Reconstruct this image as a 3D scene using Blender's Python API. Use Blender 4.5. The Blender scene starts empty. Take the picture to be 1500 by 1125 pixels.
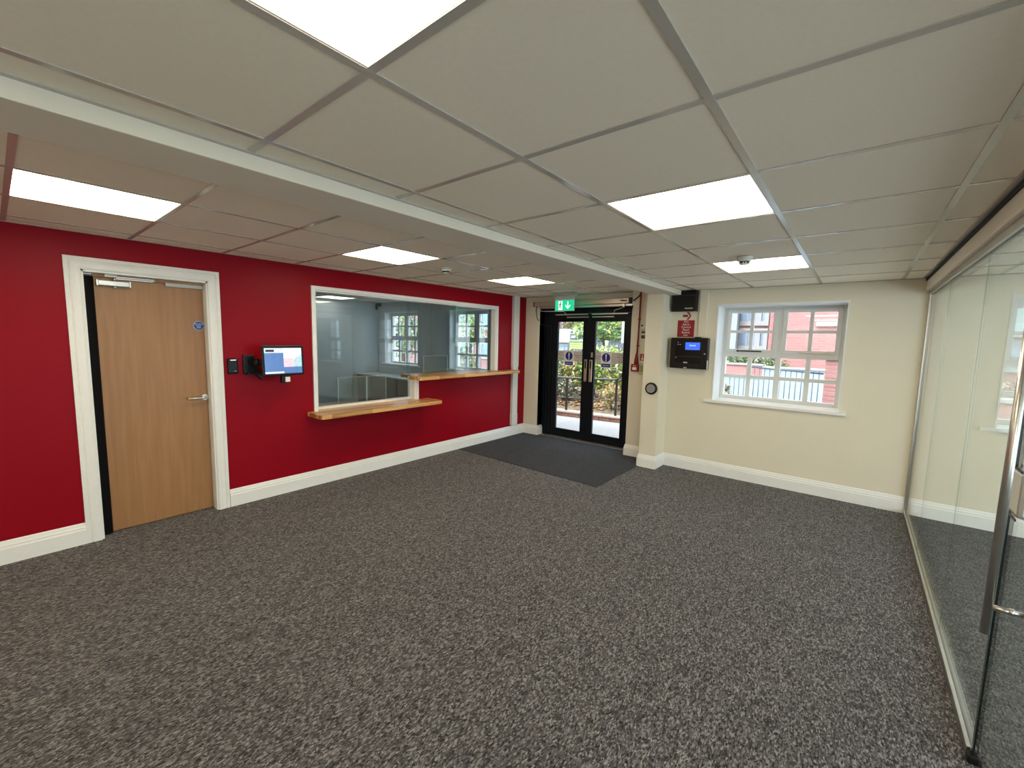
import bpy, bmesh, math, random
from mathutils import Vector, Matrix
random.seed(7)
S = bpy.context.scene
COL = S.collection
PI = math.pi

# ------------------------------------------------------------------ camera
cd = bpy.data.cameras.new('camera'); cam = bpy.data.objects.new('camera', cd); COL.objects.link(cam)
cd.sensor_width = 36; cd.lens = 14.888; cd.clip_start = 0.02; cd.clip_end = 200
r, u, f = (0.77397195, 0.63283528, 0.02206652), (-0.08380093, 0.06782437, 0.99417164), (-0.62765025, 0.77131016, -0.10552634)
cam.matrix_world = Matrix(((r[0], u[0], -f[0], 0.9627), (r[1], u[1], -f[1], -0.6132), (r[2], u[2], -f[2], 1.5589), (0, 0, 0, 1)))
S.camera = cam

# ------------------------------------------------------------------ sky, sun, exposure
PANEL_E = 7.4        # ceiling LED panels
SKY_E = 2.5         # bright overcast sky
W = bpy.data.worlds.new('overcast sky'); S.world = W; W.use_nodes = True
nt = W.node_tree; nt.nodes.clear()
out = nt.nodes.new('ShaderNodeOutputWorld'); bg = nt.nodes.new('ShaderNodeBackground')
tc = nt.nodes.new('ShaderNodeTexCoord'); nz = nt.nodes.new('ShaderNodeTexNoise'); rp = nt.nodes.new('ShaderNodeValToRGB')
nz.inputs['Scale'].default_value = 2.2; nz.inputs['Detail'].default_value = 5
rp.color_ramp.elements[0].position = .38; rp.color_ramp.elements[0].color = (.62, .80, 1, 1)
rp.color_ramp.elements[1].position = .62; rp.color_ramp.elements[1].color = (.93, .97, 1, 1)
nt.links.new(tc.outputs['Generated'], nz.inputs['Vector']); nt.links.new(nz.outputs['Fac'], rp.inputs['Fac'])
nt.links.new(rp.outputs['Color'], bg.inputs['Color']); bg.inputs['Strength'].default_value = SKY_E
nt.links.new(bg.outputs[0], out.inputs[0])
S.view_settings.view_transform = 'Standard'; S.view_settings.look = 'None'
S.view_settings.gamma = 1; S.view_settings.use_curve_mapping = False
S.view_settings.exposure = 0.86
sl = bpy.data.lights.new('sun', 'SUN'); sl.energy = 4.0; sl.angle = math.radians(25); sl.color = (1, .97, .92)
so = bpy.data.objects.new('sun', sl); COL.objects.link(so); so.rotation_euler = (math.radians(38), 0, math.radians(-35)); so.location = (0, 12, 10)

# ------------------------------------------------------------------ materials
def N(t, typ, **kw):
    n = t.nodes.new(typ)
    for k, v in kw.items():
        if k in n.inputs: n.inputs[k].default_value = v
        else: setattr(n, k, v)
    return n
def mat(name, col, rough=.5, metal=0, spec=.5, var=.06, scale=12, bump=0, bscale=80, emit=None, estr=0):
    m = bpy.data.materials.new(name); m.use_nodes = True; t = m.node_tree; b = t.nodes['Principled BSDF']
    b.inputs['Roughness'].default_value = rough; b.inputs['Metallic'].default_value = metal
    b.inputs['Specular IOR Level'].default_value = spec
    tcn = N(t, 'ShaderNodeTexCoord'); c = (*col, 1)
    if var:
        n = N(t, 'ShaderNodeTexNoise', Scale=scale, Detail=3.0); t.links.new(tcn.outputs['Object'], n.inputs['Vector'])
        rr = N(t, 'ShaderNodeValToRGB'); e = rr.color_ramp.elements
        e[0].position, e[1].position = .3, .7
        e[0].color = tuple(x * (1 - var) for x in col) + (1,); e[1].color = tuple(min(1, x * (1 + var)) for x in col) + (1,)
        t.links.new(n.outputs['Fac'], rr.inputs['Fac']); t.links.new(rr.outputs['Color'], b.inputs['Base Color'])
    else: b.inputs['Base Color'].default_value = c
    if bump:
        n2 = N(t, 'ShaderNodeTexNoise', Scale=bscale, Detail=4.0); t.links.new(tcn.outputs['Object'], n2.inputs['Vector'])
        bp = N(t, 'ShaderNodeBump', Strength=bump, Distance=.002); t.links.new(n2.outputs['Fac'], bp.inputs['Height']); t.links.new(bp.outputs['Normal'], b.inputs['Normal'])
    if emit:
        b.inputs['Emission Color'].default_value = (*emit, 1); b.inputs['Emission Strength'].default_value = estr
    return m
def glass(name, tint=(.96, .985, .975)):
    m = bpy.data.materials.new(name); m.use_nodes = True; t = m.node_tree; t.nodes.clear()
    o = N(t, 'ShaderNodeOutputMaterial'); mx = N(t, 'ShaderNodeMixShader'); tr = N(t, 'ShaderNodeBsdfTransparent'); gl = N(t, 'ShaderNodeBsdfGlossy')
    tr.inputs['Color'].default_value = (*tint, 1); gl.inputs['Roughness'].default_value = .0; gl.inputs['Color'].default_value = (1, 1, 1, 1)
    fr = N(t, 'ShaderNodeFresnel'); g = N(t, 'ShaderNodeNewGeometry')
    ma = N(t, 'ShaderNodeMath', operation='MULTIPLY_ADD'); ma.inputs[1].default_value = (1 / 1.5 - 1.5); ma.inputs[2].default_value = 1.5
    t.links.new(g.outputs['Backfacing'], ma.inputs[0]); t.links.new(ma.outputs[0], fr.inputs['IOR'])
    t.links.new(fr.outputs[0], mx.inputs['Fac']); t.links.new(tr.outputs[0], mx.inputs[1]); t.links.new(gl.outputs[0], mx.inputs[2]); t.links.new(mx.outputs[0], o.inputs[0])
    return m
def carpet(name, stops, scale, bump=.6):
    m = bpy.data.materials.new(name); m.use_nodes = True; t = m.node_tree; b = t.nodes['Principled BSDF']
    b.inputs['Roughness'].default_value = .95; b.inputs['Specular IOR Level'].default_value = .12
    b.inputs['Sheen Weight'].default_value = .12; b.inputs['Sheen Roughness'].default_value = .45
    tcn = N(t, 'ShaderNodeTexCoord'); mp = N(t, 'ShaderNodeMapping'); mp.inputs['Scale'].default_value = (1.15, .5, 1)
    t.links.new(tcn.outputs['Object'], mp.inputs['Vector'])
    nd = N(t, 'ShaderNodeTexNoise', Scale=scale * 1.3, Detail=2.0); t.links.new(mp.outputs[0], nd.inputs['Vector'])
    va = N(t, 'ShaderNodeVectorMath', operation='MULTIPLY_ADD'); va.inputs[1].default_value = (.012, .012, .012)
    t.links.new(nd.outputs['Color'], va.inputs[0]); t.links.new(mp.outputs[0], va.inputs[2])
    vo = N(t, 'ShaderNodeTexVoronoi', Scale=scale); t.links.new(va.outputs[0], vo.inputs['Vector'])
    sx = N(t, 'ShaderNodeSeparateColor'); t.links.new(vo.outputs['Color'], sx.inputs[0])
    rr = N(t, 'ShaderNodeValToRGB'); cr = rr.color_ramp; cr.interpolation = 'LINEAR'
    while len(cr.elements) < len(stops): cr.elements.new(.5)
    for e, (p, c) in zip(cr.elements, stops): e.position = p; e.color = (*c, 1)
    t.links.new(sx.outputs[0], rr.inputs['Fac'])
    big = N(t, 'ShaderNodeTexNoise', Scale=1.3, Detail=3.0); t.links.new(tcn.outputs['Object'], big.inputs['Vector'])
    mr = N(t, 'ShaderNodeMapRange'); mr.inputs['To Min'].default_value = .9; mr.inputs['To Max'].default_value = 1.1
    t.links.new(big.outputs['Fac'], mr.inputs['Value'])
    mul = N(t, 'ShaderNodeVectorMath', operation='SCALE'); t.links.new(rr.outputs['Color'], mul.inputs[0]); t.links.new(mr.outputs[0], mul.inputs['Scale'])
    t.links.new(mul.outputs[0], b.inputs['Base Color'])
    bp = N(t, 'ShaderNodeBump', Strength=bump, Distance=.004); t.links.new(vo.outputs['Distance'], bp.inputs['Height']); t.links.new(bp.outputs['Normal'], b.inputs['Normal'])
    return m
def wood(name, c0, c1, axis=1, rough=.4, stave=0, scale=1):
    m = bpy.data.materials.new(name); m.use_nodes = True; t = m.node_tree; b = t.nodes['Principled BSDF']
    b.inputs['Roughness'].default_value = rough
    tcn = N(t, 'ShaderNodeTexCoord'); mp = N(t, 'ShaderNodeMapping'); s = [22 * scale] * 3; s[axis] = 1.4 * scale; mp.inputs['Scale'].default_value = s
    t.links.new(tcn.outputs['Object'], mp.inputs['Vector'])
    n = N(t, 'ShaderNodeTexNoise', Scale=1.5, Detail=6.0, Distortion=.4); t.links.new(mp.outputs[0], n.inputs['Vector'])
    rr = N(t, 'ShaderNodeValToRGB'); e = rr.color_ramp.elements; e[0].position, e[1].position = .32, .68; e[0].color = (*c0, 1); e[1].color = (*c1, 1)
    last = n.outputs['Fac']
    if stave:
        br = N(t, 'ShaderNodeTexBrick', Scale=1.0); br.inputs['Color1'].default_value = (0, 0, 0, 1); br.inputs['Color2'].default_value = (1, 1, 1, 1); br.inputs['Mortar'].default_value = (.1, .1, .1, 1)
        br.inputs['Mortar Size'].default_value = .001; br.inputs['Brick Width'].default_value = .45; br.inputs['Row Height'].default_value = .045
        sw = N(t, 'ShaderNodeMapping'); sw.inputs['Rotation'].default_value = (0, 0, PI / 2); t.links.new(tcn.outputs['Object'], sw.inputs['Vector']); t.links.new(sw.outputs[0], br.inputs['Vector'])
        mx = N(t, 'ShaderNodeMath', operation='MULTIPLY_ADD'); mx.inputs[1].default_value = .38; t.links.new(br.outputs['Color'], mx.inputs[0])
        sb = N(t, 'ShaderNodeMath', operation='SUBTRACT'); sb.inputs[1].default_value = .19; t.links.new(last, sb.inputs[0]); t.links.new(sb.outputs[0], mx.inputs[2]); last = mx.outputs[0]
    t.links.new(last, rr.inputs['Fac']); t.links.new(rr.outputs['Color'], b.inputs['Base Color'])
    return m
def brickmat(name, c1, c2, mortar, rot=True):
    m = bpy.data.materials.new(name); m.use_nodes = True; t = m.node_tree; b = t.nodes['Principled BSDF']; b.inputs['Roughness'].default_value = .9
    tcn = N(t, 'ShaderNodeTexCoord'); mp = N(t, 'ShaderNodeMapping'); mp.inputs['Rotation'].default_value = (PI / 2, 0, 0) if rot else (0, 0, 0)
    br = N(t, 'ShaderNodeTexBrick', Scale=1.0); br.inputs['Color1'].default_value = (*c1, 1); br.inputs['Color2'].default_value = (*c2, 1); br.inputs['Mortar'].default_value = (*mortar, 1)
    br.inputs['Brick Width'].default_value = .225; br.inputs['Row Height'].default_value = .075; br.inputs['Mortar Size'].default_value = .008
    t.links.new(tcn.outputs['Object'], mp.inputs['Vector']); t.links.new(mp.outputs[0], br.inputs['Vector']); t.links.new(br.outputs['Color'], b.inputs['Base Color'])
    return m

M = {}
M['cream'] = mat('cream wall paint', (.79, .72, .575), .6, var=.015, scale=3, bump=.08, bscale=220)
M['pinkcream'] = M['cream']
M['red'] = mat('red wall paint', (.28, .0018, .010), .40, var=.03, scale=3, bump=.08, bscale=260, spec=.12)
M['officewall'] = mat('pale grey office paint', (.60, .65, .68), .55, var=.02, scale=3)
M['white'] = mat('white gloss woodwork', (.87, .86, .83), .35, var=.015)
M['whitebright'] = mat('white window paint', (.82, .83, .83), .35, var=.015)
M['upvc'] = mat('white window frame', (.72, .72, .70), .3, var=.01)
M['tile'] = mat('mineral ceiling tile', (.92, .83, .69), .9, var=.015, scale=60, bump=.05, bscale=400)
M['tee'] = mat('white steel ceiling tee', (.50, .455, .40), .13, var=.01)
M['beam'] = mat('plastered beam paint', (.78, .71, .60), .7, var=.015, scale=4)
M['dark'] = mat('matt black void', (.008, .008, .009), .8, var=0)
M['carpet'] = carpet('speckled grey carpet', [(0, (.010, .010, .011)), (.3, (.052, .050, .053)), (.7, (.120, .115, .119)), (1, (.30, .285, .285))], 175)
M['mat'] = carpet('charcoal entrance matting', [(0, (.007, .0075, .010)), (.6, (.022, .025, .034)), (1, (.060, .068, .088))], 190)
M['oak'] = wood('oak veneer', (.33, .155, .058), (.39, .195, .076), axis=2, rough=.42)
M['butcher'] = wood('oiled butcher block', (.36, .155, .04), (.74, .42, .15), axis=1, rough=.3, stave=1)
M['steel'] = mat('satin stainless steel', (.62, .59, .54), .28, metal=1, var=.04, scale=30)
M['alu'] = mat('satin aluminium', (.66, .65, .62), .35, metal=.9, var=.03)
M['alutan'] = mat('warm anodised aluminium', (.62, .52, .42), .35, metal=.7, var=.04)
M['grey'] = mat('light grey steel plate', (.45, .45, .42), .45, metal=.3, var=.02)
M['black'] = mat('black plastic', (.007, .007, .008), .35, var=0, spec=.25)
M['blacksoft'] = mat('black rubber guard', (.0025, .0025, .004), .6, var=0, spec=.15)
M['frame'] = mat('black anodised door frame', (.006, .008, .011), .4, var=.05, spec=.2)
M['glass'] = glass('clear glass', (.985, .995, .99))
M['gglass'] = glass('green tinted partition glass', (.915, .955, .93))
M['hglass'] = glass('hatch glass', (.90, .96, .975))
M['acrylic'] = glass('clear acrylic', (.95, .97, .97))
M['edge'] = mat('dark green glass edge', (.006, .012, .012), .2, var=0)
M['edgelight'] = mat('pale acrylic edge', (.55, .62, .63), .3, var=0)
M['led'] = mat('lit LED diffuser', (.9, .88, .8), .5, var=0, emit=(1, .885, .65), estr=PANEL_E)
M['wplastic'] = mat('white plastic', (.74, .72, .66), .4, var=.01)
M['redplastic'] = mat('red plastic', (.26, .006, .010), .4, var=0)
M['signred'] = mat('red sign print', (.33, .008, .014), .5, var=0)
M['blue'] = mat('blue sign print', (.008, .02, .22), .45, var=0)
M['bluedoor'] = mat('blue door disc', (.01, .07, .30), .4, var=0)
M['whiteprint'] = mat('white print', (.85, .83, .80), .5, var=0)
M['darkprint'] = mat('grey print', (.08, .07, .07), .5, var=0)
M['sticker'] = mat('frosted white sticker', (.62, .57, .53), .6, var=.03)
M['green'] = mat('lit green exit panel', (.02, .5, .3), .35, var=0, emit=(.005, .50, .24), estr=.55)
M['exitwhite'] = mat('lit white pictogram', (.8, .9, .85), .35, var=0, emit=(.8, 1, .9), estr=.5)
M['screenblue'] = mat('lit blue display', (.02, .05, .3), .2, var=.3, scale=14, emit=(.03, .10, .75), estr=.9)
M['tabblue'] = mat('lit slate blue screen and painted reflection', (.05, .1, .25), .15, var=.2, emit=(.06, .13, .30), estr=.75)
M['tablight'] = mat('lit pale screen and painted reflection', (.5, .6, .7), .15, var=.05, emit=(.55, .72, .80), estr=.8)
M['tabpink'] = mat('painted pink reflection', (.5, .3, .35), .15, var=.3, scale=60, emit=(.62, .36, .42), estr=.8)  # glowing colour for the reflection painted on the tablet, as is the grey below
M['tabgrey'] = mat('painted grey reflection', (.3, .4, .45), .15, var=.3, scale=60, emit=(.22, .36, .42), estr=.8)
M['tabhead'] = mat('lit grey header', (.4, .42, .5), .15, var=0, emit=(.36, .39, .47), estr=.8)
M['beige'] = mat('aged beige plastic', (.48, .43, .26), .5, var=.05)
M['desk'] = mat('pale grey desk laminate', (.62, .67, .69), .3, var=.01)
M['deskdark'] = mat('dark grey desk panel', (.018, .024, .026), .5, var=.03)
M['deskmid'] = mat('mid grey desk panel', (.10, .115, .12), .5, var=.03)
# outdoors
M['gravel'] = mat('pale aggregate paving', (.33, .32, .31), .95, var=.2, scale=55, bump=.5, bscale=60)
M['road'] = mat('pale wet tarmac', (0.286, 0.330, 0.363), .7, var=.12, scale=6)
M['soil'] = mat('soil under leaf litter', (0.165, 0.121, 0.077), 1, var=.35, scale=18)
M['brick'] = mat('kerb brick', (0.253, 0.110, 0.083), .9, var=.18, scale=9)
M['brickpink'] = mat('pillar brick', (0.308, 0.143, 0.138), .9, var=.15, scale=9)
M['mortar'] = mat('pale mortar', (0.341, 0.286, 0.259), .95, var=.08)
M['coping'] = mat('pale coping stone', (0.385, 0.330, 0.275), .9, var=.1, scale=20)
M['iron'] = mat('black painted railing', (.012, .014, .016), .4, var=0)
M['railgrey'] = mat('dark grey picket railing', (.05, .07, .09), .5, var=0)
M['brickwall'] = brickmat('bright red brickwork', (0.319, 0.138, 0.132), (0.363, 0.171, 0.165), (0.330, 0.198, 0.187))
M['brickfar'] = brickmat('orange red brickwork', (0.286, 0.121, 0.088), (0.330, 0.154, 0.110), (0.330, 0.231, 0.198))
M['roof'] = mat('pale blue slate roof', (.17, .23, .25), .6, var=.1, scale=8)
M['roofred'] = mat('brown tiled roof', (0.154, 0.088, 0.072), .8, var=.15, scale=8)
M['render'] = mat('white render', (.32, .33, .33), .8, var=.04)
M['paleblue'] = mat('pale blue cladding', (0.275, 0.341, 0.385), .7, var=.08)
M['winblue'] = mat('grey blue window glass', (.20, .28, .38), .1, var=.15, scale=3)
M['fence'] = mat('slate grey boards', (0.094, 0.105, 0.121), .8, var=.15, scale=14)
M['signboard'] = mat('olive green board', (0.154, 0.198, 0.066), .6, var=.05)
M['signcream'] = mat('lime board face', (0.275, 0.319, 0.121), .6, var=.05)
M['leafyg'] = mat('yellow green leaf', (.32, .36, .085), .6, var=.3, scale=5)
M['leafg'] = mat('fresh green leaf', (.15, .29, .06), .6, var=.3, scale=5)
M['leafd'] = mat('dark green leaf', (0.055, 0.094, 0.055), .6, var=.35, scale=5)
M['leafw'] = mat('cream variegated leaf', (.40, .38, .28), .6, var=.3, scale=5)
M['leafo'] = mat('orange autumn leaf', (.42, .19, .05), .6, var=.3, scale=5)
M['leafb'] = mat('brown fallen leaf', (0.231, 0.154, 0.077), .8, var=.4, scale=30)
M['bark'] = mat('brown bark', (.12, .08, .05), .9, var=.2)

# ------------------------------------------------------------------ mesh helpers
class MB:
    def __init__(s): s.v = []; s.f = []; s.m = []; s.sm = []
    def add(s, vs, fs, mi=0, smooth=False):
        o = len(s.v); s.v += [tuple(x) for x in vs]
        for q in fs: s.f.append(tuple(o + i for i in q)); s.m.append(mi); s.sm.append(smooth)
        return s
    def box(s, x0, x1, y0, y1, z0, z1, b=0, mi=0):
        x0, x1 = min(x0, x1), max(x0, x1); y0, y1 = min(y0, y1), max(y0, y1); z0, z1 = min(z0, z1), max(z0, z1)
        if not b:
            vs = [(x, y, z) for x in (x0, x1) for y in (y0, y1) for z in (z0, z1)]
            return s.add(vs, [(0, 1, 3, 2), (4, 6, 7, 5), (0, 4, 5, 1), (2, 3, 7, 6), (0, 2, 6, 4), (1, 5, 7, 3)], mi)
        bm = bmesh.new(); bmesh.ops.create_cube(bm, size=1)
        for v in bm.verts: v.co = Vector(((x0 + x1) / 2 + v.co.x * (x1 - x0), (y0 + y1) / 2 + v.co.y * (y1 - y0), (z0 + z1) / 2 + v.co.z * (z1 - z0)))
        b = min(b, .49 * min(x1 - x0, y1 - y0, z1 - z0))
        bmesh.ops.bevel(bm, geom=list(bm.edges), offset=b, segments=2, affect='EDGES', profile=.6)
        s.bm(bm, mi); return s
    def bm(s, bm, mi=0, smooth=False):
        bm.verts.index_update(); s.add([v.co[:] for v in bm.verts], [[v.index for v in q.verts] for q in bm.faces], mi, smooth); bm.free(); return s
    def cyl(s, p, q, r0, r1=None, n=16, mi=0, caps=True):
        r1 = r0 if r1 is None else r1; p, q = Vector(p), Vector(q); d = (q - p).normalized()
        a = d.orthogonal().normalized(); c = d.cross(a); vs = []
        for P, rr in ((p, r0), (q, r1)):
            for i in range(n): t = 2 * PI * i / n; vs.append(P + a * math.cos(t) * rr + c * math.sin(t) * rr)
        s.add(vs, [(i, (i + 1) % n, n + (i + 1) % n, n + i) for i in range(n)], mi, True)
        if caps: s.add(vs, [tuple(range(n - 1, -1, -1)), tuple(range(n, 2 * n))], mi)
        return s
    def tube(s, pts, r, n=8, mi=0):
        pts = [Vector(p) for p in pts]; vs = []; prev = None
        for i, p in enumerate(pts):
            d = (pts[min(i + 1, len(pts) - 1)] - pts[max(i - 1, 0)]).normalized()
            a = d.orthogonal().normalized() if prev is None else (prev - d * prev.dot(d)).normalized()
            prev = a; c = d.cross(a)
            for k in range(n): t = 2 * PI * k / n; vs.append(p + a * math.cos(t) * r + c * math.sin(t) * r)
        L = len(pts)
        s.add(vs, [(i * n + k, i * n + (k + 1) % n, (i + 1) * n + (k + 1) % n, (i + 1) * n + k) for i in range(L - 1) for k in range(n)], mi, True)
        s.add(vs, [tuple(range(n - 1, -1, -1)), tuple(range((L - 1) * n, L * n))], mi); return s
    def lathe(s, c, prof, ax=2, n=28, mi=0, caps=True):
        c = Vector(c); vs = []
        for rr, h in prof:
            for i in range(n):
                t = 2 * PI * i / n; a, b = math.cos(t) * rr, math.sin(t) * rr
                vs.append(c + Vector([(h, a, b), (b, h, a), (a, b, h)][ax]))
        L = len(prof); s.add(vs, [(i * n + k, i * n + (k + 1) % n, (i + 1) * n + (k + 1) % n, (i + 1) * n + k) for i in range(L - 1) for k in range(n)], mi, True)
        if caps: s.add(vs, [tuple(range(n - 1, -1, -1)), tuple(range((L - 1) * n, L * n))], mi)
        return s
    def prism(s, poly, d0, d1, ax, mi=0):
        """poly 2D extruded along axis ax (other two axes in cyclic order)"""
        def P(a, b, d): return [(d, a, b), (b, d, a), (a, b, d)][ax]
        n = len(poly); vs = [P(a, b, d0) for a, b in poly] + [P(a, b, d1) for a, b in poly]
        return s.add(vs, [tuple(range(n - 1, -1, -1)), tuple(range(n, 2 * n))] + [(i, (i + 1) % n, n + (i + 1) % n, n + i) for i in range(n)], mi)
    def sweep(s, path, prof, nrm, mi=0):
        """profile (a across = nrm x direction, h along nrm) along a planar path, mitred"""
        nv = Vector(nrm).normalized(); P = [Vector(p) for p in path]; L = len(P); m = len(prof); vs = []
        for i in range(L):
            d0 = (P[i] - P[i - 1]).normalized() if i else (P[1] - P[0]).normalized()
            d1 = (P[i + 1] - P[i]).normalized() if i < L - 1 else d0
            a0, a1 = nv.cross(d0), nv.cross(d1); b = (a0 + a1).normalized(); k = 1 / max(.2, b.dot(a0))
            for a, h in prof: vs.append(P[i] + b * (a * k) + nv * h)
        fs = [(i * m + k, i * m + (k + 1) % m, (i + 1) * m + (k + 1) % m, (i + 1) * m + k) for i in range(L - 1) for k in range(m)]
        return s.add(vs, fs + [tuple(range(m - 1, -1, -1)), tuple(range((L - 1) * m, L * m))], mi)
    def slab(s, axis, d0, d1, xs, zs, hole, mi=(0, 0, 0)):
        """wall slab with holes; axis 'y': faces at y=d0 (front) / d1; hole(i,j) true where empty; mi=(front, back, reveal)"""
        def P(a, b, d): return (a, d, b) if axis == 'y' else (d, a, b)
        nx, nz_ = len(xs) - 1, len(zs) - 1
        solid = lambda i, j: 0 <= i < nx and 0 <= j < nz_ and not hole((xs[i] + xs[i + 1]) / 2, (zs[j] + zs[j + 1]) / 2)
        for i in range(nx):
            for j in range(nz_):
                if not solid(i, j): continue
                x0, x1, z0, z1 = xs[i], xs[i + 1], zs[j], zs[j + 1]
                for d, k in ((d0, 0), (d1, 1)): s.add([P(x0, z0, d), P(x1, z0, d), P(x1, z1, d), P(x0, z1, d)], [(0, 1, 2, 3)], mi[k])
                for di, dj, A, B in ((-1, 0, (x0, z0), (x0, z1)), (1, 0, (x1, z0), (x1, z1)), (0, -1, (x0, z0), (x1, z0)), (0, 1, (x0, z1), (x1, z1))):
                    if not solid(i + di, j + dj): s.add([P(*A, d0), P(*B, d0), P(*B, d1), P(*A, d1)], [(0, 1, 2, 3)], mi[2])
        return s
    def build(s, name, m, parent=None, loc=None, local=False, fix=True):
        me = bpy.data.meshes.new(name); ob = bpy.data.objects.new(name, me); COL.objects.link(ob)
        vs = s.v
        if parent is not None:
            ob.parent = parent; root = parent
            while root.parent: root = root.parent
            if not local:
                inv = root.matrix_basis.inverted(); vs = [tuple(inv @ Vector(v)) for v in vs]
        elif loc is not None:
            ob.location = loc; vs = [tuple(Vector(v) - Vector(loc)) for v in vs]
        me.from_pydata(vs, [], s.f)
        for k in (m if isinstance(m, (list, tuple)) else [m]): me.materials.append(M[k] if isinstance(k, str) else k)
        me.polygons.foreach_set('material_index', s.m); me.polygons.foreach_set('use_smooth', s.sm)
        if fix and len(s.f) < 20000:
            b = bmesh.new(); b.from_mesh(me); bmesh.ops.remove_doubles(b, verts=list(b.verts), dist=1e-6); bmesh.ops.recalc_face_normals(b, faces=list(b.faces)); b.to_mesh(me); b.free()
        me.update(); return ob
def tag(o, label, cat=None, group=None, kind=None):
    if label: o['label'] = label
    if cat: o['category'] = cat
    if group: o['group'] = group
    if kind: o['kind'] = kind
    return o
def thing(name, label, cat, loc, rz=0, group=None, kind=None):
    o = bpy.data.objects.new(name, None); COL.objects.link(o); o.location = loc; o.rotation_euler = (0, 0, rz); o.empty_display_size = .1
    return tag(o, label, cat, group, kind)
def struct(mb, name, m, label, cat): return tag(mb.build(name, m), label, cat, kind='structure')
def text(name, body, m, size, loc, face, parent=None, align='CENTER', depth=.0004):
    c = bpy.data.curves.new(name, 'FONT'); c.body = body; c.size = size; c.align_x = align; c.align_y = 'CENTER'; c.extrude = depth; c.resolution_u = 2; c.space_line = .95
    o = bpy.data.objects.new(name, c); COL.objects.link(o); c.materials.append(M[m])
    o.rotation_euler = (PI / 2, 0, {'-y': 0, '+x': PI / 2}[face])
    dg = bpy.context.evaluated_depsgraph_get(); me = bpy.data.meshes.new_from_object(o.evaluated_get(dg)); ro = o.rotation_euler.copy(); bpy.data.objects.remove(o)
    o = bpy.data.objects.new(name, me); COL.objects.link(o); o.rotation_euler = ro
    if not me.materials: me.materials.append(M[m])
    root = parent; o.parent = parent
    while root.parent: root = root.parent
    o.location = root.matrix_basis.inverted() @ Vector(loc)
    return o
def copytree(o, parent=None):
    c = o.copy(); COL.objects.link(c)
    if parent is not None: c.parent = parent
    for ch in list(o.children): copytree(ch, c)
    return c

# ------------------------------------------------------------------ dimensions
XR = -3.312; YW = 4.75; YD = 4.965; YF = 5.25; H = 2.183; HL = 2.23; HB = 2.13; XG = 1.43; YB = -2.6
XB0, XB1 = -1.03, -.745
# ------------------------------------------------------------------ room shell
fl = struct(MB().box(-7.7, 4.8, YB - .1, 5.06, -.12, 0), 'floor', 'carpet', 'speckled dark grey carpet floor', 'floor')
doorhole = lambda y, z: -.19 < y < .57 and z < 1.985
hatch = lambda y, z: (1.47 < y < 4.225 and 1.034 < z < 2.005) or (1.47 < y < 2.72 and .733 < z < 1.04)
struct(MB().slab('x', XR, -3.45, [YB, -.19, .57, 1.47, 2.72, 4.225, YD], [0, .733, 1.034, 1.985, 2.005, 2.5], lambda y, z: doorhole(y, z) or hatch(y, z), (0, 1, 2)),
       'wall_left', ['red', 'officewall', 'white'], 'dark red painted wall with door and reception hatch', 'wall')
OW = [(-7.27, -6.10), (-5.15, -3.98)]
def whole(holes): return lambda x, z: any(a < x < b and c < z < d for a, b, c, d in holes)
struct(MB().slab('y', YD, YF, [-7.7, -7.27, -6.10, -5.15, -3.98, -3.03], [-.05, .95, 2.08, 2.5], whole([(a, b, .95, 2.08) for a, b in OW]), (0, 1, 2)),
       'wall_back', [M['officewall'], M['brickwall'], M['whitebright']], 'pale grey office wall with two deep window reveals', 'wall')
struct(MB().box(XR, -3.03, YD - .002, YF - .02, 0, 2.5), 'wall_entrance', 'cream', 'cream wall stub left of the black entrance doors', 'wall')
struct(MB().box(-3.03, -1.425, YD - .001, YF - .01, 2.06, 2.5), 'wall_lintel', 'cream', 'cream wall strip above the entrance doors', 'wall')
struct(MB().box(-1.425, -.98, 4.825, YF - .01, -.05, 2.5), 'wall_right_of_door', 'cream', 'cream wall between entrance doors and pier', 'wall')
struct(MB().box(-1.083, -.877, 4.464, 4.83, 0, 2.5), 'wall_pier', 'cream', 'cream square pier under the ceiling beam', 'pier')
struct(MB().slab('y', YW, YF, [-.98, -.345, .852, 1.91, 3.1, 4.8], [-.05, .895, 2.0, 2.5], whole([(-.345, .852, .895, 2.0), (1.91, 3.1, .895, 2.0)]), (0, 1, 2)),
       'wall_front', [M['cream'], M['brickwall'], M['whitebright']], 'cream wall with white cottage window', 'wall')
struct(MB().slab('y', YB, YB - .1, [-3.45, 1.6, 4.6, 4.8], [-.05, .05, 2.12, 2.5], whole([(1.6, 4.6, .05, 2.12)]), (0, 1, 1)), 'wall_behind', ['cream', 'whitebright'], 'cream wall behind the camera', 'wall')  # wide unseen opening added in this wall to let in fill daylight
struct(MB().slab('x', 4.7, 4.8, [YB, -.8, 4.5, YF], [-.05, .12, 2.12, 2.5], whole([(-.8, 4.5, .12, 2.12)]), (0, 1, 1)), 'wall_far_right', ['cream', 'whitebright'], 'cream end wall of the room beyond the glass', 'wall')  # unseen window opening, enlarged to bring more fill daylight indoors
struct(MB().box(-7.62, -7.52, .9, YF, 0, 2.5), 'wall_office_end', 'officewall', 'pale grey end wall of the reception office', 'wall')
struct(MB().box(-7.6, -3.45, .8, .9, 0, 2.5), 'wall_office_side', 'officewall', 'pale grey side wall of the reception office', 'wall')
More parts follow.
